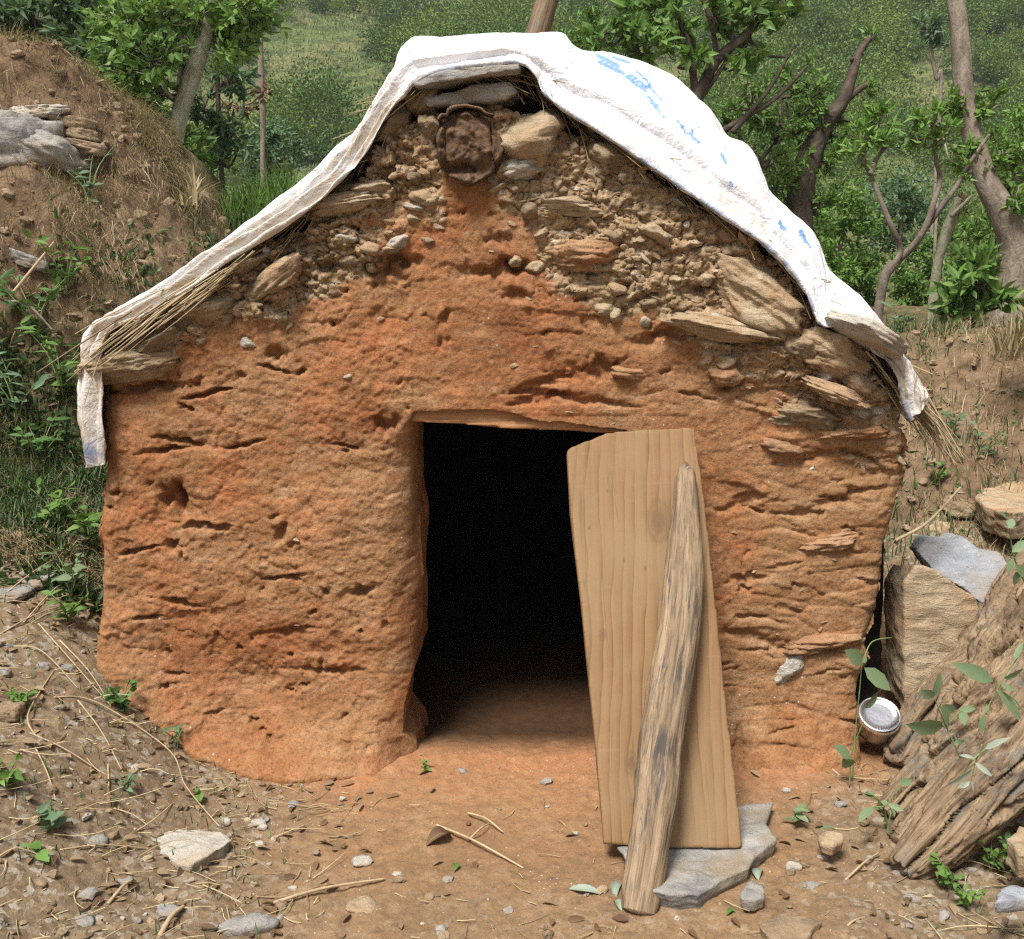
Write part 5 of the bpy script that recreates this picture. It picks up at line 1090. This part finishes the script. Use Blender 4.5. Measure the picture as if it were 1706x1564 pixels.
P = scatter(5000, 1.2, 3.4, .5, 2.6, lambda x, y: cl(x, y, 92, 2.4)*(.10+.6*sst(.85, 1.05, surf(x, y)))); V6 = leaves(P, r.normal(size=(len(P), 3))+[0, -.4, .5], .04, .018, 93)
V, F = cat([V5, V6]); solo('ground_cover', V, F, M['undergrowth'], kind='stuff', smooth=False)

# single weeds
for k, (px, py, h, ns, nl, mt, lb, lL, lW) in enumerate([
    (150, 905, .16, 7, 6, 'leaf_mid', 'leafy green weed against the left corner of the hut', .05, .024), (120, 985, .15, 7, 6, 'leaf_sage', 'pale green weed below the leafy one at the hut corner', .045, .022), (115, 1030, .10, 6, 5, 'leaf_mid', 'low weed in straw near the left foot of the wall', .04, .018),
    (95, 870, .14, 6, 5, 'leaf_lime', 'grassy bright weed below the hanging end of the sheet', .06, .014), (205, 1172, .07, 9, 7, 'leaf_dark', 'small dark bushy weed at the wall foot above the grey flat stone', .022, .016), (40, 1165, .05, 6, 5, 'leaf_mid', 'tiny weed between the tan and rounded brown stones', .025, .016),
    (88, 1378, .07, 5, 5, 'leaf_blue', 'small bluish weed on the littered ground', .035, .018), (335, 1322, .03, 2, 2, 'leaf_mid', 'single low green leaf among stalks near the wall foot', .032, .022), (212, 1310, .05, 4, 4, 'leaf_blue', 'thin bluish seedling among dry stalks', .03, .01), (295, 1240, .06, 3, 4, 'leaf_blue', 'thin seedling just below the grey flat stone', .025, .01),
    (60, 1418, .03, 2, 2, 'leaf_mid', 'broad single green leaf lying left of the pale flat stone', .05, .03), (712, 1275, .035, 5, 4, 'leaf_lime', 'tiny bright sprout on the clay beside the threshold', .016, .008), (12, 1300, .08, 6, 5, 'leaf_mid', 'weed cut by the frame edge below the rounded stone', .04, .016),
    (60, 560, .25, 8, 8, 'leaf_dark', 'dark leafy weed hanging on the left bank under the boulders', .055, .022), (105, 650, .25, 8, 8, 'leaf_mid', 'green weed on the bank beside the hanging sheet end', .055, .02), (30, 690, .22, 8, 8, 'leaf_blue', 'bluish weed low on the left bank at the frame edge', .055, .02), (70, 770, .2, 8, 8, 'leaf_dark', 'dark weed at the bottom of the left bank', .05, .02),
    (150, 330, .22, 4, 8, 'leaf_blue', 'upright thistle-like weed right of the boulder stack', .045, .016), (110, 480, .2, 7, 8, 'leaf_mid', 'bushy weed in the middle of the left bank', .05, .02),
    (1502, 560, .16, 4, 9, 'leaf_blue', 'feathery weed on the bank above the eave stone', .05, .012), (1635, 760, .24, 3, 12, 'leaf_blue', 'slender feathery weed standing on the right slope', .045, .012), (1590, 720, .14, 4, 8, 'leaf_blue', 'short feathery weed beside the straw at the right eave', .04, .012), (1560, 800, .1, 5, 7, 'leaf_mid', 'low weed on the slope behind the hut corner', .035, .014),
    (1330, 1360, .06, 3, 4, 'leaf_sage', 'pale seedling beside the grey slab', .035, .018), (1480, 1375, .10, 3, 4, 'leaf_sage', 'trailing sage green sprig in front of the old trunk', .03, .014), (1580, 1470, .06, 7, 6, 'leaf_mid', 'small creeping weed at the foot of the old trunk', .022, .014), (1650, 1440, .09, 7, 6, 'leaf_mid', 'green weed under the old trunk', .028, .016), (1610, 1500, .06, 6, 5, 'leaf_lime', 'bright creeping weed below the old trunk', .022, .013), (1690, 1450, .08, 6, 6, 'leaf_dark', 'dark weed under the old trunk by the frame edge', .03, .016)]):
    weed(PG(px, py+8, surf)-np.array([0, 0, .005]), h, ns, nl, mt, lb, 720+k, lL, lW)
def sprig(label, stems, leafs, mat, Y, L, W, seed, stemr=.002, stemmat='stem', name='leafy_plant'):
    P0 = PY(stems[0][0][0], stems[0][0][1], Y); root = thing(name, label, 'plant', P0); st = []
    rr = np.random.default_rng(seed)
    for s_ in stems: st.append(tube(ppath(s_, Y, .006, seed), [stemr, stemr*.5], 14, 6)[:2])
    V, F, _ = merge(st); part('stem', V, F, M[stemmat], root)
    P = np.array([PY(a, b, Y-.012) for a, b, c, d in leafs]); Q = np.array([PY(c, d, Y-.02+rr.normal()*.015) for a, b, c, d in leafs]); D = Q-P; ln = np.linalg.norm(D, axis=1)
    for i in range(len(P)):
        V, F = leaves(P[i:i+1], D[i:i+1], ln[i:i+1]/.97, np.minimum(ln*W, ln*.9)[i:i+1], seed+i, .12, .12, True, up=(0, -1.2, .5)); part('leaf', V, F, M[mat], root)
    return root
sprig('young plant with two broad green leaves standing at the right corner of the hut', [[(1420, 1300), (1425, 1220), (1432, 1150), (1436, 1104)], [(1436, 1108), (1452, 1070), (1486, 1062)], [(1415, 1310), (1420, 1250), (1440, 1200)]], [(1436, 1104, 1412, 1084), (1436, 1104, 1446, 1088), (1440, 1112, 1476, 1142), (1440, 1180, 1460, 1160), (1418, 1265, 1392, 1240), (1420, 1275, 1398, 1262)], 'leaf_sage', -.16, .05, .62, 761)
sprig('sage green sprig with broad leaves growing over the old trunk', [[(1600, 1262), (1576, 1210), (1556, 1160)], [(1576, 1210), (1600, 1185), (1622, 1175)]], [(1556, 1160, 1524, 1148), (1556, 1160, 1566, 1132), (1572, 1210, 1530, 1212), (1580, 1215, 1572, 1176), (1590, 1185, 1562, 1172), (1598, 1182, 1624, 1180), (1592, 1240, 1604, 1232), (1604, 1185, 1606, 1200)], 'leaf_sage', -.50, .05, .5, 762)
sprig('long leaved green sprig on top of the old trunk near the frame edge', [[(1630, 1210), (1650, 1170), (1675, 1125), (1700, 1090)], [(1660, 1150), (1690, 1165), (1710, 1195)]], [(1655, 1135, 1606, 1112), (1672, 1130, 1700, 1120), (1660, 1150, 1712, 1205), (1645, 1175, 1642, 1192), (1668, 1140, 1690, 1150), (1690, 1100, 1700, 1076), (1640, 1190, 1634, 1215)], 'leaf_sage', -.47, .05, .42, 763)
sprig('drooping silvery grey sprig hanging on the face of the old trunk', [[(1636, 1240), (1626, 1268), (1618, 1300)], [(1618, 1268), (1645, 1245), (1672, 1236)], [(1618, 1268), (1596, 1300)]], [(1622, 1280, 1590, 1306), (1618, 1300, 1624, 1322), (1616, 1302, 1586, 1318), (1624, 1270, 1652, 1292), (1640, 1248, 1670, 1232), (1622, 1262, 1606, 1258)], 'leaf_pale', -.55, .05, .28, 764)
sprig('leafy stem reaching into the frame above the old trunk', [[(1712, 980), (1690, 930), (1680, 870), (1676, 850)], [(1690, 930), (1700, 900), (1712, 890)]], [(1678, 865, 1668, 852), (1680, 880, 1692, 855), (1686, 920, 1712, 900), (1688, 930, 1680, 950), (1700, 950, 1690, 970), (1690, 940, 1714, 960)], 'leaf_sage', -.30, .05, .5, 765)
sprig('creeping pale sprig curling on the dirt before the old trunk', [[(1435, 1358), (1450, 1345), (1475, 1342), (1490, 1320), (1502, 1300)]], [(1498, 1305, 1530, 1298), (1475, 1342, 1470, 1336), (1455, 1345, 1436, 1360), (1480, 1340, 1500, 1348)], 'leaf_sage', -.42, .05, .45, 766)
# curled leaves
def curled(label, px, py, L, W, ang, mat, seed, rise=.012, curl=1.9):
    p = PG(px, py)+np.array([0, 0, .004]); d = np.array([math.cos(R(ang)), math.sin(R(ang)), 0]); sd_ = np.array([-d[1], d[0], 0]); n, m = 14, 9; V = np.zeros((2, n, m, 3))
    for i in range(n):
        t = i/(n-1); hw = W/2*(math.sin(math.pi*min(1, t*.97+.03))**.8+.02); r_ = 2*hw/curl
        for j in range(m):
            a = (j/(m-1)-.5)*curl*(.7+.5*t)
            for k in (0, 1):
                V[k, i, j] = p+d*(L*t)+sd_*((r_-.0006*k)*math.sin(a)+.004*math.sin(t*5+seed))+np.array([0, 0, (r_-.0006*k)*(1-math.cos(a))*1.1+rise*4*t*(1-t)*.6])
    F = grid_faces(n, m); F = np.vstack([F, F[:, ::-1]+n*m]); return solo('fallen_leaf', V.reshape(-1, 3), F, M[mat], label, 'leaf')
curled('pale silvery curled leaf lying left of the foot of the prop stick', 1002, 1496, .075, .032, 160, 'leaf_pale', 771)
curled('pale silvery leaf tucked against the foot of the prop stick', 1022, 1500, .065, .026, 70, 'leaf_pale', 772)
curled('small withered pale leaf with point towards the camera by the prop stick', 1020, 1505, .04, .022, -60, 'leaf_pale', 773)
curled('greyish green leaf drooping off the edge of the grey slab', 1262, 1450, .05, .026, -100, 'leaf_pale', 774)
curled('crumpled dark dead leaf on the bare dirt before the doorway', 712, 1412, .07, .05, 40, 'leaf_dead', 775, .03)
curled('small green leaf lying flat on the bare dirt before the doorway', 756, 1454, .03, .018, 80, 'leaf_mid', 776)
curled('small green leaf on dirt in front of the grey slab', 1205, 1528, .03, .018, 10, 'leaf_mid', 777)
curled('long bluish leaf lying on dirt beside the slab corner', 1362, 1388, .05, .014, 5, 'leaf_sage', 778)

# ------------------------------------------------------------------ sticks, straw, gravel
def lying(label, pts, wd, mat, seed, name='dry_stalk', group=None, z=.006):
    P = np.array([PG(a, b)+np.array([0, 0, z+(.012 if 0 < i < len(pts)-1 else 0)]) for i, (a, b) in enumerate(pts)]); V, F, g = tube(P, [wd, wd*.6], 30, 7, .1, seed)
    return solo(name, V, F, M[mat], label, 'stalk', group, attrs={'gco': g})
gl = 'dry stalks lying on the littered ground left of the hut'; ll = 'thin dry straw stalk lying on the littered ground left of the hut'
for k, pts in enumerate([[(64, 1042), (110, 1100), (182, 1176)], [(100, 1070), (150, 1130), (185, 1180)], [(90, 1165), (160, 1180), (280, 1258), (310, 1320), (365, 1380)], [(60, 1230), (48, 1200), (90, 1120)], [(50, 1225), (110, 1260), (200, 1310)], [(52, 1235), (80, 1300), (95, 1345)], [(100, 1420), (170, 1420), (250, 1418)], [(170, 1345), (220, 1368), (250, 1382)], [(130, 1170), (170, 1230), (205, 1290)], [(0, 1430), (30, 1426), (70, 1430)], [(180, 1275), (182, 1320), (178, 1350)], [(20, 1080), (70, 1095), (130, 1150)], [(225, 1390), (260, 1375), (290, 1340)], [(0, 1060), (70, 1030), (160, 1000)], [(10, 940), (80, 930), (165, 915)], [(0, 1000), (60, 960), (150, 900)], [(40, 1040), (100, 985), (160, 960)]]):
    lying(ll, pts, .0022, 'drystem', 800+k, 'dry_stalk', gl)
lying('crossed dry twig lying longest on the bare dirt before the doorway', [(727, 1378), (790, 1412), (872, 1450)], .0035, 'drystem', 831, 'twig')
lying('short dry twig crossing the longer one before the doorway', [(780, 1358), (810, 1375), (838, 1390)], .003, 'drystem', 832, 'twig')
lying('thin twig between the crossing twigs before the doorway', [(780, 1404), (800, 1392), (814, 1376)], .0025, 'drystem', 833, 'twig')
lying('long pale stick at the bottom of the dirt path', [(456, 1508), (540, 1492), (640, 1468)], .004, 'drystem', 834, 'stick')
lying('pale split sliver of wood at the bottom edge of the dirt', [(266, 1564), (286, 1540), (306, 1514)], .006, 'drystem', 835, 'stick')
lying('pale sliver of wood lying above the pointed grey stone', [(180, 1510), (205, 1490), (226, 1468)], .004, 'drystem', 836, 'stick')
lying('thin dark twig leaning on the dirt right of the slab', [(1408, 1470), (1440, 1448), (1464, 1424)], .003, 'drystem', 837, 'twig')
lying('curved dry twig before the young plant at the hut corner', [(1314, 1258), (1350, 1266), (1400, 1296)], .0045, 'drystem', 838, 'twig', )
lying('pale dry stalk at the bottom edge below the slab', [(1398, 1560), (1420, 1548), (1440, 1532)], .003, 'drystem', 839, 'twig')
lying('pale stalk in green weeds at the bottom right edge', [(1662, 1438), (1690, 1458), (1712, 1478)], .004, 'drystem', 840, 'twig')
P = np.array([PY(1492, 900, .05), PY(1545, 870, .1), PY(1600, 812, .2)]); V, F, g = tube(P, [.005, .003], 30, 7, .2, 841); solo('twig', V, F, M['drystem'], 'bare forked twig on the rubble behind the hut corner', 'twig', attrs={'gco': g})
P = np.array([PG(2, 512, surf), PG(60, 540, surf)+[0, -.08, .05], PG(112, 450, surf)+[0, -.1, .1]]); V, F, g = tube(P[[0, 2]], [.007, .004], 30, 8, .2, 842); solo('stick', V, F, M['drystem'], 'pale stick slanting across the weeds on the left bank', 'stick', attrs={'gco': g})
P = np.array([PG(20, 515, surf)+[0, -.05, .03], PG(60, 530, surf)+[0, -.06, .05], PG(100, 562, surf)+[0, -.06, .03]]); V, F, g = tube(P, [.006, .004], 30, 8, .2, 843); solo('stick', V, F, M['bark_grey'], 'grey dead branch in the weeds left of the eave straw', 'stick', attrs={'gco': g})

r = np.random.default_rng(91)
def dens_litter(x, y):
    return np.clip(sst(-.25, -.75, x)+.8*sst(.6, 1.0, x)+.12+.25*sst(-.5, -.75, y), 0, 1)
def spots_on(n, x0=-1.9, x1=1.9, y0=-1.05, y1=.6):
    x = r.uniform(x0, x1, n); y = r.uniform(y0, y1, n); k = (r.uniform(size=n) < dens_litter(x, y)) & ((y < -.06) | (x < -1.12) | (x > 1.1)); x, y = x[k], y[k]
    return np.stack([x, y, ground_z(x, y)+ground_disp(x, y)], 1)
# straw litter
P = spots_on(3400); P = P[(P[:, 0] < -.4) | (r.uniform(size=len(P)) < .5)]; th = r.uniform(0, 2*np.pi, len(P)); ln = .02+.13*r.uniform(size=len(P))**2.2
A = P+np.stack([np.cos(th)*ln, np.sin(th)*ln*.8, .004+.006*r.uniform(size=len(P))], 1); P[:, 2] += .004
V, F = strands(P, A, .0012, 92, -.03, .05, 4); solo('straw_litter', V, F, M['straw'], kind='stuff')
P = spots_on(1900); th = r.uniform(0, 2*np.pi, len(P)); V, F = leaves(P+[0, 0, .006], np.stack([np.cos(th), np.sin(th), .15+0*th], 1), .03, .015, 93, .2, .3, True, up=(0, 0, 1.2))
solo('leaf_litter', V, F, M['leaf_dead'], kind='stuff')
P = spots_on(1100, -1.9, -.5); P = np.vstack([P, spots_on(500, .85, 1.9)]); V, F = blades(P, .035, .003, 94, 1.0)
solo('low_grass', V, F, M['undergrowth'], kind='stuff', smooth=False)
# gravel
def gravel(P, s0, s1, mat, seed, name):
    rr = np.random.default_rng(seed); D, T = ico(2); n = len(P); Vs = np.zeros((n, len(D), 3))
    for i in range(n):
        s = s0+(s1-s0)*rr.uniform()**3; k = 1+.35*vn(D[:, 0]*1.5+i*3.7, D[:, 1]*1.5, D[:, 2]*1.5, seed)+.15*vn(D[:, 0]*4+i*3.7, D[:, 1]*4, D[:, 2]*4, seed)
        q = D*k[:, None]*np.array([1, rr.uniform(.6, .9), rr.uniform(.35, .7)])*s; a = rr.uniform(0, 6.28); Vs[i] = q@rotm(rr.normal()*.3, rr.normal()*.3, a).T+P[i]+[0, 0, s*.15]
    return solo(name, Vs.reshape(-1, 3), (T[None]+np.arange(n)[:, None, None]*len(D)).reshape(-1, 3), M[mat], kind='stuff', smooth=False)
gravel(spots_on(700), .003, .014, 'tanstone', 95, 'gravel'); gravel(spots_on(550), .003, .020, 'slate', 96, 'gravel'); gravel(spots_on(1500), .003, .016, 'brownstone', 97, 'dirt_clods'); gravel(spots_on(260), .002, .008, 'palestone', 98, 'gravel')
P = scatter(9000, -3.0, -1.15, .3, 2.4, lambda x, y: .5+0*x); gravel(P[:2200], .004, .030, 'brownstone', 101, 'bank_clods')
P = scatter(5000, 1.15, 3.2, .5, 2.4, lambda x, y: .5+0*x); gravel(P[:1400], .004, .026, 'brownstone', 102, 'bank_clods')
# ------------------------------------------------------------------ air
HM = bpy.data.materials.new('haze_air'); HM.use_nodes = True; ht = HM.node_tree; ht.nodes.clear()
hv = ht.nodes.new('ShaderNodeVolumePrincipled'); ho_ = ht.nodes.new('ShaderNodeOutputMaterial'); ht.links.new(hv.outputs[0], ho_.inputs['Volume'])
hv.inputs['Color'].default_value = (.88, .94, 1.0, 1); hv.inputs['Density'].default_value = .0008; hv.inputs['Anisotropy'].default_value = .2
zb, ztop = -7.5, 52.0
hb = np.array([[a, b, c] for c in (zb, ztop) for a, b in ((-134, -64), (134, -64), (134, 136), (-134, 136))], float)
solo('haze', hb, [(3, 2, 1, 0), (4, 5, 6, 7), (0, 1, 5, 4), (1, 2, 6, 5), (2, 3, 7, 6), (3, 0, 4, 7)], HM, kind='stuff', smooth=False)
SC.cycles.volume_bounces = 0
